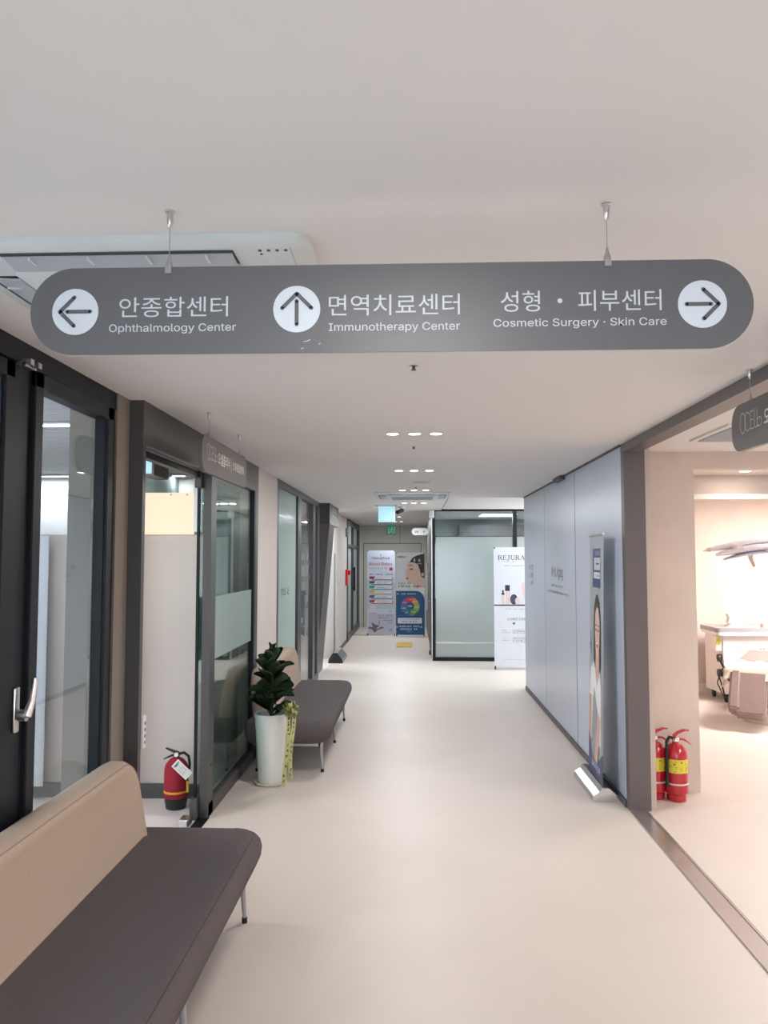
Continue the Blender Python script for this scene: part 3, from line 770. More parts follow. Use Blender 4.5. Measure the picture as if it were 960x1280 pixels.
pr.stroke([(.01, .03), (-.005, -.02), (.03, -.05), (.03, -.085)], .018, Wt); pr.stroke([(-.005, -.02), (-.04, -.07)], .016, Wt); pr.stroke([(-.04, .01), (.005, .025), (.05, .0)], .012, Wt)
pr.rect(.065, .085, -.085, .085, Wt)
pr.build('pictogram', o)
o = thing('projecting_sign', 'white pill-shaped sign projecting from the dark wall near the end', 'sign', (.13, 15, 2.15))
obj('board', prism(rrect(-.035, .290, 2.085, 2.225, .069, 8), (0, 15, 0), (1, 0, 0), (0, 0, 1), (0, .03, 0)), 'white_plastic', o, 30)
pr = Print((-.035, 15, 2.085), (1, 0, 0), (0, 0, 1)); pr.greek(.06, .26, .048, .092, srgb(90, 90, 95)); pr.build('lettering', o)
tag(obj('wall_speaker', B(.25, .33, 12.28, 12.40, 2.28, 2.41, .02), 'white_plastic'), 'small white wall device at the top left corner of the glass partition', 'speaker')
tag(obj('room_sign', B(LX, LX+.02, 14.75, 15.0, 2.05, 2.22), 'sign_dark'), 'small dark brown sign high on the far left wall', 'sign')
o = thing('fire_alarm', 'red fire alarm box on the far left wall', 'fire alarm', (LX, 15.0, 1.3))
obj('box', B(LX, LX+.04, 14.70, 14.95, 1.12, 1.42, .01), 'alarm_red', o); obj('bell', tube([(LX+.04, 14.82, 1.36), (LX+.09, 14.82, 1.36)], .045, 14), 'alarm_red', o, 40)
o = thing('intercom_tag', 'slim white door opener on the portal jamb left of the doorway', 'door opener', (LX, 3.70, .8))
obj('body', B(LX, LX+.012, 3.692, 3.73, .735, .89, .005), 'white_plastic', o)
bm = bmesh.new()
for k in range(4): box(bm, LX+.012, LX+.013, 3.704, 3.718, .755+k*.03, .77+k*.03)
obj('button', bm, 'frame_grey', o)

# left room: warm light panel, hanging light, grey cabinet
o = thing('wall_light_box', 'warm glowing panel on top of the pale wall through the left doorway', 'light box', (-1.75, 5.3, 1.96))
obj('panel', B(-2.02, -1.535, 5.31, 5.325, 1.812, 2.105), 'warm_glow', o)
bm = bmesh.new()
for x in (-1.70, -1.585): loft(bm, [[Vector((x+a, 5.3095-z, 2.09+b)) for a, b in circle2(0, 0, .005, 10)] for z in (0, .004)])
obj('screw', bm, 'frame_grey', o)
o = thing('hanging_light', 'narrow bluish light box hanging inside the left doorway', 'light box', (-1.75, 5.0, 2.2))
obj('housing', B(-1.80, -1.70, 4.95, 5.25, 2.19, CZ, .002), 'frame_grey', o)
obj('screen', B(-1.785, -1.715, 4.944, 4.95, 2.20, CZ-.0), 'cool_glow', o)
tag(obj('wall_cabinet', B(-1.535, -1.472, 5.30, 5.329, 1.83, 2.23), 'white_plastic'), 'narrow pale grey panel between the warm light panel and the glass door', 'cabinet')

# ------------------------------------------------------------------ benches
def bench(label, x, y0, y1):
    """x = front edge of the seat; long side along y"""
    L = y1-y0
    o = thing('bench', label, 'bench', (x-.3, (y0+y1)/2, 0), 'grey and beige waiting benches')
    xb = x-.665
    def ring(z, d, r=.11, dx=0): return [Vector((a, b, z)) for a, b in rrect(xb+d*.4, x-d-dx, y0+d, y1-d, r, 8, (1, 1, .3, .3))]
    # bottom tucks in at the front
    bm = loft(bmesh.new(), [ring(.226, .07), ring(.231, .055), ring(.265, .022), ring(.305, .004), ring(.34, .0), ring(.370, .006), ring(.388, .018), ring(.398, .034), ring(.403, .058), ring(.405, .10)])
    st = obj('seat', bm, 'fabric_grey', o, 50)
    pts = [Vector((a, b, z)) for a, b, z in [(p[0], p[1], .3968) for p in rrect(xb+.015, x-.032, y0+.032, y1-.032, .11, 8, (1, 1, .3, .3))]]
    obj('seam', tube(pts[:18], .0016, 5), 'thread', st)
    # backrest: outline in y-z, given thickness over x with rounded faces, leaning back
    ya, yb = y0+.13, y1-.125
    def br(xx, d, top=.765):
        P = rrect(ya+d, yb-d, .36, top-d, .13, 10, (.05, 1, 1, .05))
        res = []
        for a, b in P:
            lean = (b-.38)*.12
            # ends narrow a little towards the top
            k = (b-.38)/.38*.05
            a2 = a - k if a > (ya+yb)/2 else a + k
            res.append(Vector((xx-lean, a2, b)))
        return res
    xf = x-.505
    bm = loft(bmesh.new(), [br(xf-.01, .05), br(xf-.0, .03), br(xf-.010, .010), br(xf-.035, .0), br(xf-.085, .0), br(xf-.112, .012), br(xf-.122, .035), br(xf-.118, .06)])
    bk = obj('backrest', bm, 'fabric_beige', o, 50)
    obj('seam', tube([v+Vector((.001, 0, 0)) for v in br(xf-.008, .012)][11:33], .0016, 5), 'thread_beige', bk)
    bm = bmesh.new()
    for yy in (y0+.08, y1-.10): box(bm, xb+.07, x-.09, yy, yy+.02, .206, .228)
    for xx in (xb+.07, x-.105): box(bm, xx, xx+.02, y0+.08, y1-.08, .206, .228)
    obj('rail', bm, 'leg_metal', o)
    for yy in (y0+.13, (y0+y1)/2+.02, y1-.03-.06):
        for xx, dx in ((x-.091, .012), (xb+.09, -.012)):
            lg = obj('leg', tube([(xx, yy, .228), (xx+dx*.2, yy, .15), (xx+dx, yy, .022)], [.018, .014, .009], 12), 'leg_metal', o, 50)
            obj('foot', tube([(xx+dx, yy, .0), (xx+dx, yy, .024)], .0125, 12), 'rubber', lg, 40)
    return o
bench('long charcoal bench with a beige backrest, nearest the viewer at lower left', -.690, 1.60, 3.645)
bench('charcoal bench with a beige backrest behind the potted plant', -.628, 5.88, 7.96)

# ------------------------------------------------------------------ potted plant
PX, PY = -1.05, 5.70
o = thing('potted_plant', 'tall white pot with a dark thick-leaved plant beside the second bench', 'plant', (PX, PY, 0))
obj('pot', lathe([(.080, .018), (.084, .014), (.090, .03), (.112, .38), (.123, .505), (.121, .51), (.113, .508), (.108, .46), (.0, .455)], 40, (PX, PY, 0)), 'pot_white', o, 40)
obj('saucer', lathe([(.07, 0), (.105, .0), (.120, .018), (.118, .024), (.112, .022), (.1, .012), (0, .012)], 36, (PX, PY, 0)), 'saucer', o, 40)
obj('soil', lathe([(.106, .462), (.05, .475), (0, .478)], 24, (PX, PY, 0)), 'soil', o, 60)
obj('stem', tube([(PX, PY, .46), (PX+.006, PY, .7), (PX, PY, .93)], [.014, .011, .006]), 'stem', o, 60)
def leaf_mesh(L, Wd, cup, droop):
    bm = bmesh.new(); n, m = 9, 6
    grid = []
    for i in range(n+1):
        t = i/n; wv = Wd*max(.06, (math.sin(math.pi*(.02+.955*t**1.15))**.62)*(.62+.42*t)) if t < 1 else Wd*.22
        row = []
        for j in range(m+1):
            s = j/m*2-1
            z = cup*(s*s)*wv*1.1 - droop*t*t*L + .05*L*math.sin(math.pi*t) + .004*math.cos(s*math.pi)*(1-t)
            row.append(bm.verts.new((t*L, s*wv*.5, z)))
        grid.append(row)
    for i in range(n):
        for j in range(m): bm.faces.new((grid[i][j], grid[i+1][j], grid[i+1][j+1], grid[i][j+1]))
    r = bmesh.ops.solidify(bm, geom=bm.faces[:], thickness=.0028)
    bmesh.ops.recalc_face_normals(bm, faces=bm.faces)
    me = bpy.data.meshes.new('leaf'); bm.to_mesh(me); bm.free(); me.shade_smooth(); me.materials.append(MATS['leaf']); return me
LM = [leaf_mesh(.165, .128, .26, -.10), leaf_mesh(.178, .120, .32, .06), leaf_mesh(.150, .125, .2, -.16), leaf_mesh(.135, .068, .3, -.06)]
rnd = random.Random(5); N = 48
for i in range(N):
    t = i/(N-1); z = .485+.42*t; az = i*2.39996+rnd.uniform(-.25, .25)
    elev = math.radians(18+62*t**3+rnd.uniform(-20, 20)); sc = (1.0-.10*t)*rnd.uniform(.88, 1.12)
    l = bpy.data.objects.new('leaf', LM[3] if t > .93 else LM[rnd.randrange(3)]); COL.objects.link(l); l.parent = o
    Mx = Matrix.Rotation(az, 4, 'Z')@Matrix.Rotation(-elev, 4, 'Y')@Matrix.Rotation(rnd.uniform(-.7, .7), 4, 'X')@Matrix.Scale(sc, 4)
    l.matrix_local = Matrix.Translation((math.cos(az)*.012, math.sin(az)*.012, z))@Mx
# ribbon on a stick with two tails
BX, BY, BZ = -.885, 5.56, .565
o = thing('ribbon_bow', 'yellow-green congratulation ribbon bow with two printed tails beside the pot', 'ribbon', (BX, BY, BZ))
obj('stick', tube([(BX-.02, BY+.02, .50), (BX-.06, BY+.1, .64)], .002, 6), 'stem', o)
for k in range(16):
    a = k*2.4; e = math.radians(-50+100*((k*7) % 16)/15); r0 = .062
    d = Vector((math.cos(a)*math.cos(e), math.sin(a)*math.cos(e)*.6-.15, math.sin(e))).normalized(); sd = d.cross(Vector((0, .3, 1))).normalized()
    up = sd.cross(d)
    ring = []
    for q in range(9):
        th = 2*math.pi*q/8; ring.append(d*(r0*.5*(1-math.cos(th)))+up*(.016*math.sin(th)))
    bm = bmesh.new(); vv = []
    for p in ring: vv.append([bm.verts.new(Vector((BX, BY, BZ))+p+sd*w_) for w_ in (-.014, .014)])
    for q in range(8): bm.faces.new((vv[q][0], vv[q+1][0], vv[q+1][1], vv[q][1]))
    bmesh.ops.solidify(bm, geom=bm.faces[:], thickness=.0006)
    obj('loop', bm, 'ribbon' if k % 3 else 'ribbon_green', o, 60)
for k, (dx, dy, zb) in enumerate(((-.018, -.01, .02), (.018, .0, .07))):
    bm = bmesh.new(); n = 14; rows = []
    for i in range(n+1):
        t = i/n; z = BZ-.03-(BZ-.03-zb)*t; off = .008*math.sin(t*6+k)
        xx = BX+dx+off-(0.02*t*t if k else .028*t**4); yy = BY+dy-.015*math.sin(t*3)
        rows.append((xx, yy, z))
    vv = [[bm.verts.new((x+s, y, z)) for s in (-.0145, .0145)] for x, y, z in rows]
    for q in range(n): bm.faces.new((vv[q][0], vv[q+1][0], vv[q+1][1], vv[q][1]))
    bmesh.ops.solidify(bm, geom=bm.faces[:], thickness=.0006)
    tl = obj('tail', bm, 'ribbon', o, 60)
    # brush lettering running down the tail, too small to read
    ms = bmesh.new()
    for q in range(1, n):
        x, y, z = rows[q]
        if q in (5, 9, 11) : continue
        for r_ in range(7):
            xx = x+rnd.uniform(-.008, .004); zz = z+rnd.uniform(-.012, .010)
            box(ms, xx, xx+rnd.uniform(.003, .009), y-.003, y-.0022, zz, zz+rnd.choice((.0018, .007)))
    obj('lettering', ms, 'black_plastic', tl)

# ------------------------------------------------------------------ fire extinguishers
def extinguisher(x, y, label, rz=0.0):
    o = thing('fire_extinguisher', label, 'extinguisher', (0, 0, 0), 'red fire extinguishers on the floor')
    obj('cylinder', lathe([(.055, 0), (.062, .004), (.064, .03), (.064, .045), (.075, .055), (.077, .07), (.077, .30), (.074, .325), (.062, .352), (.04, .372), (.022, .382), (.018, .40)], 36), 'ext_red', o, 35)
    obj('neck', lathe([(.020, .392), (.024, .396), (.024, .416), (.016, .422)], 18), 'chrome', o, 40)
    obj('gauge', tube([(0, -.02, .412), (0, -.034, .412)], .013, 16), 'chrome', o, 40)
    obj('lever', prism([(0, 0), (.03, .03), (.075, .05), (.10, .05), (.10, .058), (.065, .062), (.02, .045), (-.01, .02)], (-.01, -.009, .415), (1, 0, 0), (0, 0, 1), (0, .018, 0)), 'ext_red', o, label='red upper squeeze lever')
    obj('handle', prism([(0, 0), (.05, -.002), (.10, -.03), (.108, -.038), (.104, -.028), (.06, .008), (.0, .012)], (.0, -.009, .405), (1, 0, 0), (0, 0, 1), (0, .018, 0)), 'ext_red', o, label='red lower carrying handle')
    h = obj('hose', tube([(-.015, 0, .415), (-.045, -.012, .425), (-.068, -.03, .40), (-.076, -.048, .35), (-.078, -.054, .25), (-.078, -.054, .17)], [.010, .011, .011, .011, .010, .010], 10), 'rubber', o, 60)
    obj('nozzle', tube([(-.078, -.054, .17), (-.078, -.056, .10)], [.012, .013], 12), 'black_plastic', h, 40)
    # paper label wrapped on the camera side
    bm = bmesh.new(); a = [math.radians(-150+i*9) for i in range(14)]
    r0 = .0778
    vv = [[bm.verts.new((r0*math.cos(t), r0*math.sin(t), z)) for z in (.195, .285)] for t in a]
    for p, q in zip(vv, vv[1:]): bm.faces.new((p[0], q[0], q[1], p[1]))
    lb = obj('label_sticker', bm, 'ext_label', o, 60)
    bm = bmesh.new(); rr = random.Random(3)
    for t0 in (-140, -118, -112, -88, -62, -56, -40):
        for q in range(5):
            t = math.radians(t0+rr.uniform(-3, 6)); z = .20+rr.random()*.075; w_ = .004+rr.random()*.008
            p0 = Vector((.0784*math.cos(t), .0784*math.sin(t), z)); sdv = Vector((-math.sin(t), math.cos(t), 0))*w_
            bm.faces.new([bm.verts.new(p) for p in (p0, p0+sdv, p0+sdv+Vector((0, 0, .0035)), p0+Vector((0, 0, .0035)))])
    obj('lettering', bm, 'black_plastic', lb)
    obj('band', lathe([(.0775, .115), (.0785, .116), (.0785, .124), (.0775, .125)], 36), 'sign_edge', o, 40)
    obj('pin', tube([(-.0, -.014, .425), (.0, .014, .425)], .004, 8), 'chrome', o)
    return o
e1 = extinguisher(0, 0, 'red fire extinguisher with its black hose in full view, right of the doorpost')
e1.location = (1.790, 5.42, 0)
dup(e1, (1.662, 5.47, 0), 'red fire extinguisher half hidden behind the doorpost of the treatment room', 0, ('hose',))
ex, ey = -1.575, 5.13
o = thing('fire_extinguisher', 'maroon fabric-covered fire extinguisher with a white tag inside the left doorway', 'extinguisher', (ex, ey, 0), 'red fire extinguishers on the floor')
obj('base', lathe([(.062, 0), (.066, .004), (.068, .03), (.073, .04), (.075, .075)], 30, (ex, ey, 0)), 'black_plastic', o, 40)
obj('cover', lathe([(.075, .072), (.078, .075), (.079, .2), (.078, .25), (.070, .285), (.050, .31), (.028, .325), (.018, .33)], 30, (ex, ey, 0)), 'ext_cover', o, 50)
obj('band', lathe([(.079, .105), (.0805, .106), (.0805, .118), (.079, .119)], 30, (ex, ey, 0)), 'band_yellow', o, 40)
obj('band_tail', B(ex+.076, ex+.09, ey-.03, ey-.02, .108, .18), 'band_yellow', o)
obj('valve', lathe([(.016, .325), (.02, .33), (.02, .355), (.012, .362)], 16, (ex, ey, 0)), 'chrome', o, 40)
obj('gauge', tube([(ex+.005, ey-.015, .35), (ex+.005, ey-.03, .35)], .014, 14), 'chrome', o, 40)
obj('lever', prism([(.02, .0), (-.02, .012), (-.07, .028), (-.075, .022), (-.03, .0), (0, -.012)], (ex, ey-.008, .362), (1, 0, 0), (0, 0, 1), (0, .016, 0)), 'black_plastic', o)
obj('handle', prism([(.02, .0), (-.03, -.0), (-.085, -.028), (-.088, -.036), (-.03, -.014), (.02, -.014)], (ex, ey-.008, .347), (1, 0, 0), (0, 0, 1), (0, .016, 0)), 'black_plastic', o)
obj('hose', tube([(ex+.018, ey, .35), (ex+.05, ey, .358), (ex+.08, ey, .335), (ex+.088, ey, .29), (ex+.086, ey, .25)], .009, 10), 'rubber', o, 60)
c, s_ = math.cos(math.radians(-42)), math.sin(math.radians(-42)); ptag = lambda a, b: (a*c-b*s_, a*s_+b*c)
tg = obj('tag', prism([ptag(*p) for p in rrect(-.012, .118, -.035, .030, .004, 2)], (ex+.025, ey-.088, .308), (1, 0, 0), (0, 0, 1), (0, .001, 0)), 'tag_white', o, label='white paper inspection tag')
pr = Print((ex+.025, ey-.0885, .308), (c, 0, s_), (-s_, 0, c))
pr.greek(.0, .02, -.02, .012, srgb(50, 110, 130)); pr.stroke([(.004, -.026), (.004, .02)], .006, srgb(50, 110, 130))
for k in range(3): pr.greek(.03, .085, -.022+k*.016, -.014+k*.016, srgb(150, 160, 165))
pr.build('lettering', tg)

# ------------------------------------------------------------------ banners
BK = srgb(40, 40, 52); SK = srgb(214, 186, 172); HR = srgb(42, 36, 38)
def x_banner(label, x0, x1, y, z0, z1, m, art, group='printed banners on stands'):
    o = thing('banner_stand', label, 'banner', ((x0+x1)/2, y, 0), group)
    sh = obj('sheet', B(x0, x1, y, y+.002, z0, z1), m, o)
    pr = Print((x0, y, z0), (1, 0, 0), (0, 0, 1), .00015); art(pr, x1-x0, z1-z0); pr.build('artwork', sh)
    cx, cz = (x0+x1)/2, (z0+z1)*.45
    bm = tube([(x0+.01, y+.004, z1-.01), (cx, y+.05, cz), (x1-.02, y+.10, .01)], .005, 6)
    tube([(x1-.01, y+.004, z1-.01), (cx, y+.05, cz), (x0+.02, y+.10, .01)], .005, 6, bm); tube([(cx, y+.05, cz), (cx, y+.38, .006)], .005, 6, bm)
    tube([(cx, y+.05, cz), (x0+.012, y+.004, .012)], .005, 6, bm); tube([(cx, y+.05, cz), (x1-.012, y+.004, .012)], .005, 6, bm)
    obj('stand', bm, 'black_plastic', o)
    for xx in (x0+.012, x1-.012):
        for zz in (z0+.012, z1-.012):
            bm = loft(bmesh.new(), [[Vector((xx+a, y-.006+q, zz+b)) for a, b in circle2(0, 0, .011, 10)] for q in (0, .006)])
            if zz == z0+.012: box(bm, xx-.01, xx+.01, y-.004, y+.02, 0, z0+.01)
            obj('corner_clip', bm, 'black_plastic', o)
    return o

def art_hema(p, w, h):
    F = lambda px: (px-459)/35*w           # photo columns 459..494
    G = lambda py: (794-py)/106*h          # photo rows 794..688
    p.rect(0, w, h*.30, h*.66, srgb(186, 204, 214)); p.rect(w*.05, w*.97, h*.0, h*.24, srgb(192, 196, 214))
    NV = srgb(52, 56, 84)
    p.text('HemaPure', w*.17, G(699.2), w*.64, h*.030, NV, .004)
    p.stroke([(w*.47, G(693)), (w*.49, G(695.5)), (w*.51, G(693))], .008, srgb(120, 130, 150))
    p.text('Blood Detox', w*.07, G(707), w*.84, h*.038, srgb(186, 40, 82), .004)
    p.greek(w*.08, w*.58, G(711.6), G(710), srgb(110, 130, 150)); p.rect(w*.62, w*.72, G(711.8), G(709), srgb(214, 170, 175), .01); p.rect(w*.80, w*.91, G(713.6), G(709.6), srgb(176, 24, 76))
    p.greek(w*.08, w*.92, G(719.3), G(717.2), srgb(60, 74, 110))
    for k, c in enumerate((srgb(150, 30, 66), srgb(44, 84, 138), srgb(70, 150, 130), srgb(228, 176, 60), srgb(90, 84, 150), srgb(206, 50, 84))):
        y1 = G(721.2+k*6.0); y0 = G(724.8+k*6.0)
        p.rect(w*.16, w*.92, y0-h*.008, y1-h*.006, tuple(q*.7 for q in c)); p.rect(w*.10, w*.90, y0, y1, srgb(226, 226, 236))
        p.poly([(w*.08, y0+h*.006), (w*.24, y0+h*.006), (w*.29, y1+h*.003), (w*.08, y1+h*.003)], c)
        p.greek(w*.33, w*(.62+.1*(k % 3)), y0+h*.008, y0+h*.020, tuple(q*.75 for q in c))
    p.rect(w*.10, w*.32, G(766.5), G(757.5), srgb(214, 218, 228), .01)
    p.greek(w*.08, w*.34, G(768.4), G(767), srgb(110, 40, 70))
    for k, a in enumerate((.38, .36, .56, .62)): p.greek(w*a, w*.92, G(771.3+k*3), G(769.8+k*3), srgb(90, 104, 134))
    p.ell(w*.83, G(764.5), .028, .028, srgb(150, 176, 196)); p.ell(w*.83, G(764.5), .020, .020, srgb(190, 206, 218))
    FL = srgb(110, 96, 106)
    p.poly([(w*.02, G(786.5)), (w*.08, G(784.6)), (w*.30, G(786)), (w*.34, G(788)), (w*.52, G(784.5)), (w*.60, G(785.5)), (w*.54, G(787)), (w*.40, G(788.4)), (w*.28, G(792)), (w*.22, G(791)), (w*.2, G(788.6))], FL)
    p.poly([(w*.15, G(779)), (w*.30, G(782)), (w*.44, G(783.6)), (w*.30, G(788)), (w*.20, G(785))], FL)
    p.poly([(w*.42, G(776)), (w*.44, G(776)), (w*.43, G(783)), (w*.41, G(783))], FL)
    p.ell(w*.83, G(788.5), .022, .022, srgb(96, 100, 140)); p.ell(w*.83, G(788.5), .012, .012, srgb(210, 212, 226))
x_banner('pale banner with a red headline and six coloured bars near the end wall', -.990, -.395, 16.40, .03, 1.80, 'banner_blue', art_hema)

def art_face(p, w, h):
    F = lambda px: (px-496)/35.5*w
    G = lambda py: (796-py)/105*h
    # profile of a woman looking left
    p.poly([(F(513), G(703)), (F(516), G(698)), (F(521), G(695)), (F(527), G(693)), (w, G(692.5)), (w, G(720)), (F(528), G(716)), (F(524), G(707)), (F(518), G(704))], HR)
    face = [(F(511.5), G(700)), (F(510.5), G(706)), (F(510), G(711)), (F(507.5), G(716.5)), (F(508.5), G(718.5)), (F(508), G(720.5)), (F(509), G(722)), (F(508.3), G(724)), (F(509.5), G(727)), (F(512), G(729.5)),
            (F(517), G(730.5)), (F(522), G(738)), (w, G(738)), (w, G(716)), (F(530), G(708)), (F(525), G(704)), (F(518), G(701))]
    p.poly(face, SK)
    p.poly([(F(513), G(703.5)), (F(516), G(698)), (F(521), G(695)), (F(527), G(693)), (w, G(692.5)), (w, G(724)), (F(527.5), G(722)), (F(525.5), G(713)), (F(523), G(706)), (F(518), G(703.5))], HR)
    p.ell(F(529), G(719), .024, .04, srgb(214, 170, 150))
    p.rect(F(511.5), F(517), G(708), G(707), srgb(96, 74, 70)); p.poly([(F(512.5), G(712)), (F(515), G(711)), (F(518), G(712.5)), (F(515), G(713.3))], srgb(60, 44, 44))
    p.poly([(F(508.2), G(723)), (F(511.5), G(723.4)), (F(511.8), G(724.6)), (F(508.6), G(725.6))], srgb(190, 90, 90))
    p.rect(F(498.5), F(508), G(697.8), G(695.2), srgb(240, 242, 244), .03)
    p.greek(F(499), F(528), G(702.5), G(699), srgb(242, 244, 246)); p.greek(F(520), F(528), G(705.6), G(704.4), srgb(236, 236, 236))
    p.greek(F(499), F(517), G(731.6), G(729), srgb(110, 106, 104)); p.greek(F(499), F(516), G(735.5), G(732.6), srgb(50, 52, 64)); p.text('NAD+', F(517.2), G(735.4), F(527)-F(517.2), G(732.7)-G(735.4), srgb(50, 52, 64), .01)
    p.poly([(F(519), G(739)), (F(526), G(735.5)), (w, G(736)), (w, G(752)), (F(524), G(744))], srgb(232, 232, 232))
    BL = srgb(24, 84, 134)
    cr = [(F(521)+ (w-F(521))*math.sin(math.radians(a)), G(752)+(G(740)-G(752))*math.cos(math.radians(a))) for a in range(0, 91, 10)]
    p.poly([(0, 0), (w, 0)]+cr[::-1]+[(0, G(740))], BL)
    p.greek(F(497), F(521), G(744.8), G(743), srgb(214, 226, 240))
    cx, cy, r1 = F(513.5), G(759.5), .195
    cols = (srgb(206, 60, 66), srgb(232, 150, 84), srgb(150, 196, 96), srgb(120, 160, 60), srgb(40, 116, 146), srgb(70, 110, 170), srgb(120, 96, 160))
    for k, c in enumerate(cols):
        a0 = 120-k*51.43; pts = [(cx, cy)]+[(cx+r1*math.cos(math.radians(a0-i*51.43/6)), cy+r1*math.sin(math.radians(a0-i*51.43/6))) for i in range(7)]
        p.poly(pts, c)
        am = math.radians(a0-25.7); p.greek(cx+.14*math.cos(am)-.045, cx+.14*math.cos(am)+.05, cy+.14*math.sin(am)-.012, cy+.14*math.sin(am)+.014, srgb(238, 236, 236))
    p.ell(cx, cy, .085, .085, srgb(20, 92, 130)); p.text('NAD+', cx-.05, cy-.015, .10, .036, srgb(240, 244, 248), .01)
    p.rect(F(498), F(528), G(781.5), G(774.3), srgb(222, 230, 238), .02); p.greek(F(502), F(524), G(776.8), G(775.6), srgb(90, 104, 130)); p.greek(F(503), F(522), G(779.7), G(778), srgb(50, 64, 100))
    p.greek(F(499), F(525), G(786.3), G(784), srgb(226, 236, 246)); p.greek(F(501), F(523), G(789.8), G(787.4), srgb(226, 236, 246)); p.greek(F(508), F(515), G(792.4), G(791), srgb(170, 190, 214))
    p.ell(F(496.8), G(786), .018, .018, srgb(200, 214, 230)); p.ell(F(527.3), G(786), .018, .018, srgb(200, 214, 230))
x_banner('banner with a woman\'s profile over a blue panel with a colour wheel', -.372, .230, 16.25, .03, 1.755, 'banner_soft', art_face)

def art_rejura(p, w, h):
    F = lambda px: (px-616)/40*.478; G = lambda py: (834-py)/150*h
    serif_text(p, 'REJURAN', F(621.5), G(699.8), w*.80, h*.036, srgb(36, 40, 52))
    p.greek(F(622), w*.88, G(702.3), G(701.2), srgb(130, 134, 144), .6); p.greek(F(629), w*.82, G(707.8), G(706.9), srgb(80, 84, 96))
    SKN = srgb(216, 200, 198)
    p.rect(F(625.5), F(628.8), G(756), G(743.5), SKN); p.rect(F(626.2), F(628.2), G(743.5), G(738), BK); p.rect(F(625.3), F(629), G(743.8), G(741.5), BK)
    p.rect(F(630.5), F(636), G(756), G(739), SKN); p.rect(F(629.8), F(635.6), G(739), G(731.6), BK)
    p.poly([(F(650), G(729)), (F(656.5), G(728.5)), (F(655.5), G(749)), (F(652.5), G(749))], SKN); p.rect(F(651), w*.70, G(756), G(748.5), BK)
    p.rect(F(657), w*.86, G(756), G(736), SKN); p.rect(F(657), w*.86, G(742), G(736), BK)
    p.ell(F(640.5), G(749.5), .055, .075, BK); p.ell(F(639.6), G(749.5), .042, .062, srgb(66, 70, 84)); p.ell(F(645), G(751.5), .035, .055, SKN)
    p.rect(0, w, G(757.4), G(756), BK)
    p.greek(F(629), w*.86, G(762), G(761), srgb(96, 100, 112), .8)
    serif_text(p, 'CLINIC LINE', F(632), G(775.4), w*.48, h*.017, srgb(70, 76, 92))
    p.ell(w*.5-.01, G(779.5), .02, .018, srgb(70, 130, 150))
    p.greek(F(625), F(632), G(788.6), G(787.6), srgb(90, 140, 160)); p.greek(F(625), F(635.5), G(791.4), G(790.4), srgb(90, 140, 160))
    for k in range(3): p.greek(F(638.5), w*.9, G(788.4+k*1.7), G(787.4+k*1.7), srgb(90, 96, 116))
    p.greek(F(625), F(630), G(797.6), G(796.6), srgb(90, 140, 160)); p.greek(F(625), F(634.5), G(800.8), G(799.8), srgb(90, 140, 160))
    for k in range(4): p.greek(F(638.5), w*.9, G(797.6+k*1.8), G(796.6+k*1.8), srgb(90, 96, 116))
    p.rect(F(627), w*.9, G(824.4), G(824), srgb(180, 186, 200))
x_banner('white cosmetics banner in front of the far glass partition, cut off by the glossy wall', 1.19, 1.79, 11.50, .035, 1.805, 'banner_sheet', art_rejura)

# roll-up banner against the glossy wall (faces the corridor, turned a little to the viewer)
def rollup(o, xa, ya, xb, yb, h, art, lean=0.03):
    A, Bv = Vector((xa, ya, 0)), Vector((xb, yb, 0)); u = (Bv-A); L = u.length; u.normalize(); n = Vector((u.y, -u.x, 0))
    v = (Vector((0, 0, 1))*h-n*lean); v.normalize()
    o0 = A+Vector((0, 0, .085))
    nu = 10
    bm = bmesh.new(); g = []
    wave = lambda a, b: 0.0
    prf = [[o0+u*(L*i/nu)+v*(h*j/6)+n*wave(L*i/nu, h*j/6) for i in range(nu+1)] for j in range(7)]
    vv = [[bm.verts.new(p) for p in row] for row in prf]
    for j in range(6):
        for i in range(nu): bm.faces.new((vv[j][i], vv[j][i+1], vv[j+1][i+1], vv[j+1][i]))
    bmesh.ops.solidify(bm, geom=bm.faces[:], thickness=.0008)
    sh = obj('sheet', bm, 'banner_soft', o, 60)
    if art:
        pr = Print(o0, u, v, .00015, .0012)
        pr.n = n; art(pr, L, h); pr.build('artwork', sh)
    top = o0+v*h
    obj('top_rail', tube([top-u*.003, top+u*(L+.003)], .009, 8), 'steel', o)
    obj('pole', tube([A+u*(L*.5)-n*.03+Vector((0, 0, .05)), top+u*(L*.5)-n*.01], .006, 8), 'steel', o)
    return o, u, n
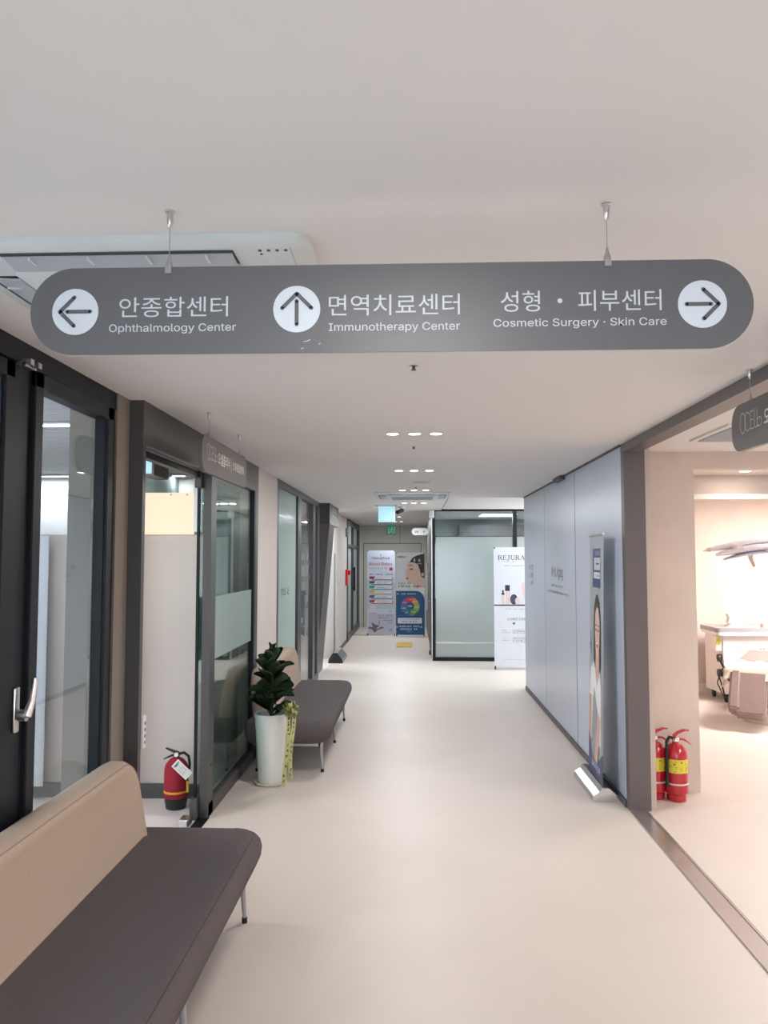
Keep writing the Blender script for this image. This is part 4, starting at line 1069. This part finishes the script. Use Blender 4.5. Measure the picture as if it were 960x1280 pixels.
def art_woman(p, w, h):
    NB = srgb(46, 62, 112); SL = srgb(214, 216, 226)
    a = lambda t: w*t; b = lambda py: (985-py)/(985-672)*h
    # upper block with vertical white heading
    p.rect(a(.25), a(.80), b(741), b(690), NB); p.greek(a(.42), a(.76), b(699), b(693), srgb(170, 180, 214))
    p.rect(a(.36), a(.78), b(718), b(702), srgb(206, 208, 218)); p.stroke([(a(.5), b(717)), (a(.5), b(703))], .012, NB); p.stroke([(a(.62), b(717)), (a(.62), b(703))], .012, NB); p.stroke([(a(.5), b(710)), (a(.72), b(710))], .012, NB)
    p.rect(a(.34), a(.78), b(729), b(721), srgb(224, 226, 232)); p.greek(a(.40), a(.74), b(727), b(723), srgb(70, 76, 100))
    # woman: hair, neck, face, shirt, arms, board
    p.poly([(a(.34), b(835)), (a(.33), b(790)), (a(.38), b(765)), (a(.50), b(751)), (a(.62), b(750)), (a(.76), b(760)), (a(.84), b(785)), (a(.86), b(840)), (a(.80), b(850)), (a(.40), b(845))], HR)
    p.poly([(a(.50), b(820)), (a(.72), b(820)), (a(.74), b(852)), (a(.60), b(866)), (a(.48), b(850))], srgb(206, 168, 148))
    p.poly([(a(.44), b(800)), (a(.46), b(775)), (a(.56), b(766)), (a(.68), b(768)), (a(.77), b(785)), (a(.76), b(812)), (a(.68), b(828)), (a(.60), b(832)), (a(.50), b(824))], SK)
    for cx in (.52, .68): p.ell(a(cx), b(796), w*.045, .009, srgb(50, 38, 38)); p.rect(a(cx-.06), a(cx+.06), b(790.4), b(789), srgb(80, 60, 54))
    p.poly([(a(.59), b(806)), (a(.62), b(797)), (a(.64), b(806))], srgb(196, 152, 134))
    p.poly([(a(.53), b(811)), (a(.61), b(813)), (a(.70), b(811)), (a(.65), b(818)), (a(.57), b(818))], srgb(176, 60, 62)); p.rect(a(.56), a(.67), b(813.8), b(812), srgb(245, 240, 236))
    p.poly([(a(.06), b(890)), (a(.16), b(850)), (a(.40), b(838)), (a(.60), b(868)), (a(.80), b(846)), (a(.90), b(870)), (a(.90), b(940)), (a(.10), b(940))], srgb(232, 232, 236))
    p.poly([(a(.60), b(869)), (a(.48), b(848)), (a(.74), b(850))], srgb(206, 168, 148))
    p.poly([(a(.04), b(885)), (a(.22), b(885)), (a(.20), b(925)), (a(.14), b(950)), (a(.04), b(935))], srgb(200, 160, 140))
    p.poly([(a(.16), b(965)), (a(.30), b(890)), (a(.42), b(870)), (a(.52), b(885)), (a(.72), b(905)), (a(.62), b(965))], srgb(150, 152, 160))
    p.poly([(a(.66), b(900)), (a(.86), b(906)), (a(.66), b(962)), (a(.42), b(972)), (a(.46), b(958))], srgb(212, 174, 156))
    p.poly([(0, b(933)), (a(.30), b(962)), (a(.62), b(966)), (w, b(945)), (w, 0), (0, 0)], srgb(70, 76, 116))
    p.greek(a(.25), a(.85), b(975), b(966), srgb(196, 202, 224)); p.greek(a(.05), a(.2), b(830), b(800), srgb(150, 160, 180))
o = thing('roll_up_banner', 'roll-up banner of a smiling woman standing against the glossy blue-grey wall', 'banner', (1.32, 5.68, 0))
# sheet runs from its far end to its near end so the art reads left to right from the corridor
rollup(o, 1.315, 5.92, 1.285, 5.38, 1.73, art_woman)
bm = loft(bmesh.new(), [[Vector((x, y, z)) for x, z in ((1.212, .004), (1.222, .03), (1.262, .058), (1.282, .085), (1.318, .085), (1.345, .06), (1.392, .03), (1.395, .004))] for y in (5.37, 6.0)])
bs = obj('base', bm, 'steel', o)
bm = loft(bmesh.new(), [[Vector((x, y, z)) for x, z in ((1.208, .0), (1.218, .034), (1.262, .062), (1.282, .09), (1.318, .09), (1.347, .063), (1.396, .034), (1.397, .0))] for y in (5.355, 5.37)])
obj('end_cap', bm, 'chrome', o)
obj('slot', B(1.284, 1.316, 5.38, 5.99, .0851, .088), 'sign_dark', o)

# far roll-up banner seen almost edge-on past the leaning portal
o = thing('roll_up_banner', 'white roll-up banner seen edge-on in the far left portal', 'banner', (-1.24, 12.35, 0))
rollup(o, -1.20, 12.12, -1.27, 12.85, 1.62, lambda p, w, h: (p.greek(w*.3, w*.8, h*.35, h*.38, srgb(60, 66, 80)), p.greek(w*.3, w*.8, h*.42, h*.44, srgb(90, 96, 110))))
bm = loft(bmesh.new(), [[Vector((x, y, z)) for x, z in ((-1.34, 0), (-1.33, .06), (-1.27, .15), (-1.20, .15), (-1.12, .05), (-1.11, 0))] for y in (12.12, 12.88)])
obj('base', bm, 'steel', o)
bm = loft(bmesh.new(), [[Vector((x, y, z)) for x, z in ((-1.34, 0), (-1.33, .065), (-1.27, .155), (-1.20, .155), (-1.12, .055), (-1.11, 0))] for y in (12.09, 12.12)])
obj('end_cap', bm, 'black_plastic', o)

o = thing('floor_mat', 'yellow tactile floor plate before the two end banners', 'floor plate', (-.18, 14.7, 0))
obj('plate', B(-.33, -.03, 14.25, 15.1, .0, .006), 'mat_yellow', o)
bm = bmesh.new()
for k in range(4): box(bm, -.31+k*.075, -.275+k*.075, 14.28, 15.07, .006, .010)
obj('ridge', bm, 'mat_yellow', o)

# ------------------------------------------------------------------ treatment room furniture
# laser device trolley
o = thing('laser_trolley', 'large white medical laser trolley against the back wall of the treatment room', 'medical device', (3.9, 9.2, 0))
bm = loft(bmesh.new(), [[Vector(p) for p in ((3.53, 8.98, z), (4.40, 8.98, z), (4.40, 9.45, z), (3.50, 9.45, z))] for z in (.10, .80)])
obj('body', bm, 'device_body', o)
obj('top_plate', prism(rrect(3.44, 4.45, 8.93, 9.48, .05, 5), (0, 0, .80), (1, 0, 0), (0, 1, 0), (0, 0, .05)), 'device_top', o, 30)
obj('top_band', prism(rrect(3.45, 4.44, 8.925, 9.47, .05, 5), (0, 0, .765), (1, 0, 0), (0, 1, 0), (0, 0, .035)), 'device_body', o, 30)
obj('side_box', B(3.45, 3.53, 9.0, 9.12, .58, .76, .01), 'device_body', o, label='white side box with warning labels')
bm = B(3.455, 3.50, 8.996, 9.0, .66, .74); obj('warning_label', bm, 'ext_label', o)
for z in (.50, .33):
    obj('cable_reel', tube([(3.53, 9.05, z), (3.49, 9.05, z)], .045, 16), 'frame_grey', o, 40)
bm = tube([(3.49, 9.03, .50), (3.52, 8.97, .40), (3.48, 9.0, .3), (3.50, 8.96, .18), (3.52, 8.95, .08)], .008, 8)
tube([(3.50, 9.0, .47), (3.56, 8.95, .36), (3.66, 8.94, .26)], .005, 6, bm); tube([(3.50, 9.02, .35), (3.46, 9.0, .22), (3.50, 8.96, .10), (3.54, 8.95, .03)], .007, 8, bm)
obj('cable', bm, 'rubber', o, 60)
for x in (3.57, 4.33):
    for y in (9.03, 9.4):
        bm = tube([(x-.012, y, .04), (x+.012, y, .04)], .04, 14); box(bm, x-.02, x+.02, y-.02, y+.02, .06, .10); obj('wheel', bm, 'black_plastic', o)
pr = Print((3.53, 8.98, 0), (1, 0, 0), (0, 0, 1), .0006)
for r_, n_ in ((.10, 9), (.125, 10), (.15, 10)):
    for k in range(n_):
        t = math.radians(130+k*11); pr.ell(.33+r_*math.cos(t)*1.0, .47+r_*math.sin(t), .004+.0006*k, .004+.0006*k, srgb(90, 80, 90), 8)
pr.ell(.17, .62, .016, .016, srgb(190, 220, 235), 12)
for k in range(12):
    t = k*math.pi/6; pr.stroke([(.42+.012*math.cos(t), .42+.012*math.sin(t)), (.42+.03*math.cos(t), .42+.03*math.sin(t))], .004, srgb(90, 100, 150))
pr.text('PR', .40, .60, .06, .03, srgb(90, 90, 100), .01)
pr.greek(.41, .46, .54, .55, srgb(110, 110, 120)); pr.rect(.36, .62, .580, .582, srgb(190, 186, 186))
pr.build('lettering', o)
o = thing('handpiece_dock', 'small white stand with a handpiece on top of the laser trolley', 'medical device', (3.75, 9.15, .85))
obj('stand', loft(bmesh.new(), [[Vector(p) for p in ((3.63, 9.08, .851), (3.86, 9.08, .851), (3.86, 9.24, .851), (3.63, 9.24, .851))], [Vector(p) for p in ((3.70, 9.10, .90), (3.80, 9.10, .90), (3.80, 9.2, .90), (3.70, 9.2, .90))]]), 'device_body', o)
obj('head', prism([(0, 0), (.14, .0), (.17, .06), (.14, .12), (.0, .11), (.02, .06)], (3.64, 9.1, .89), (1, 0, 0), (0, 0, 1), (0, .09, 0)), 'device_body', o)

for k, (x, lb) in enumerate(((4.03, 'beige adhesive tape roll on the laser trolley top'), (4.16, 'dark tape roll at the picture edge on the laser trolley top'))):
    tag(obj('tape_roll', lathe([(.020, 0), (.045, 0), (.045, .045), (.020, .045), (.020, .001)], 20, (x, 9.05, .851)), 'base_beige' if k == 0 else 'sign_edge', None, 40), lb, 'tape')

# treatment chair: foot section drops towards the viewer, white sheet on the seat
o = thing('treatment_chair', 'taupe leather treatment chair with a white sheet in the bright room', 'treatment chair', (3.55, 7.95, 0))
def block(p0, p1, wid, th, m, name, par, side=Vector((0, 1, 0)), bev=.02):
    """padded slab between two points"""
    p0, p1 = Vector(p0), Vector(p1); d = p1-p0; nrm = side.cross(d).normalized()
    bm = bmesh.new(); c8 = []
    for p in (p0, p1):
        c8.append([p-side*wid/2-nrm*th/2, p+side*wid/2-nrm*th/2, p+side*wid/2+nrm*th/2, p-side*wid/2+nrm*th/2])
    loft(bm, c8); bmesh.ops.bevel(bm, geom=bm.edges[:], offset=bev, segments=3, affect='EDGES')
    return obj(name, bm, m, par, 50)
sd = Vector((.86, -.5, 0)).normalized()
block((3.20, 7.55, .13), (3.34, 7.78, .50), .27, .12, 'leather', 'footrest', o, sd)
block((3.08, 7.62, .17), (3.21, 7.85, .50), .10, .15, 'leather', 'side_bolster', o, sd)
block((3.32, 7.80, .47), (3.62, 8.25, .49), .46, .12, 'leather', 'seat', o, sd)
block((3.64, 8.28, .50), (3.95, 8.75, .56), .46, .12, 'leather', 'backrest', o, sd)
obj('base', lathe([(.25, 0), (.25, .02), (.20, .05), (.09, .08), (.07, .14)], 32, (3.60, 8.02, 0)), 'base_beige', o, 40)
obj('column', lathe([(.07, .10), (.06, .45)], 24, (3.60, 8.02, 0)), 'leather', o, 40)
bm = bmesh.new(); n, m_ = 16, 12; gg = []
rs = random.Random(2)
c0 = Vector((3.42, 7.95, 0)); fw = Vector((.555, .832, 0))
for i in range(n+1):
    row = []
    for j in range(m_+1):
        a = (i/n-.45)*.62; b_ = (j/m_-.5)*.66
        z = .560+.01*math.sin(i*1.7)+.008*math.cos(j*2.1)
        ov = max(0, abs(b_)-.235); z -= ov*2.2
        if ov > 0: b_ = math.copysign(.235+ov*.25, b_)
        f_ = max(0, -.20-a); z -= f_*1.4
        row.append(bm.verts.new(c0+fw*a+sd*b_+Vector((0, 0, z))))
    gg.append(row)
for i in range(n):
    for j in range(m_): bm.faces.new((gg[i][j], gg[i+1][j], gg[i+1][j+1], gg[i][j+1]))
bmesh.ops.solidify(bm, geom=bm.faces[:], thickness=.006)
tag(obj('white_sheet', bm, 'cloth_white', None, 60), 'white disposable sheet draped over the seat of the treatment chair', 'sheet')

# surgical lamp on a ceiling arm
o = thing('surgical_lamp', 'white surgical lamp hanging in the bright treatment room', 'surgical lamp', (3.3, 7.6, 1.9))
def petal(x0, x1, z0, z1, y, wd, t):
    bm = bmesh.new(); rings = []
    for i in range(13):
        q = i/12; x = x0+(x1-x0)*q; z = z0+(z1-z0)*q+.025*math.sin(math.pi*q); s = math.sin(math.pi*min(max(q*.9+.08, .02), .98))**.5
        rings.append([Vector((x, y+wd*s*math.cos(a)*.5, z+t*s*math.sin(a)*.5)) for a in [2*math.pi*k/14 for k in range(14)]])
    return loft(bm, rings)
obj('shade', petal(2.87, 3.95, 1.725, 1.85, 7.6, .34, .08), 'lamp_white', o, 60)
obj('shade', petal(2.90, 3.65, 1.68, 1.76, 7.45, .28, .07), 'lamp_white', o, 60)
obj('light_head', petal(2.95, 3.45, 1.635, 1.70, 7.42, .22, .035), 'lamp_under', o, 60)
obj('joint', tube([(3.07, 7.35, 1.74), (3.07, 7.60, 1.76)], .032, 14), 'lamp_white', o, 40)
obj('handle', tube([(3.20, 7.44, 1.675), (3.205, 7.44, 1.63), (3.235, 7.44, 1.565)], [.026, .018, .014], 12), 'base_beige', o, 50)
obj('side_grip', tube([(2.80, 7.55, 1.715), (2.95, 7.56, 1.725)], [.006, .01], 8), 'base_beige', o)
obj('arm', tube([(3.80, 7.6, 1.86), (3.95, 7.6, 2.1), (3.95, 7.6, CZ-.002)], .03, 12), 'lamp_white', o, 50)
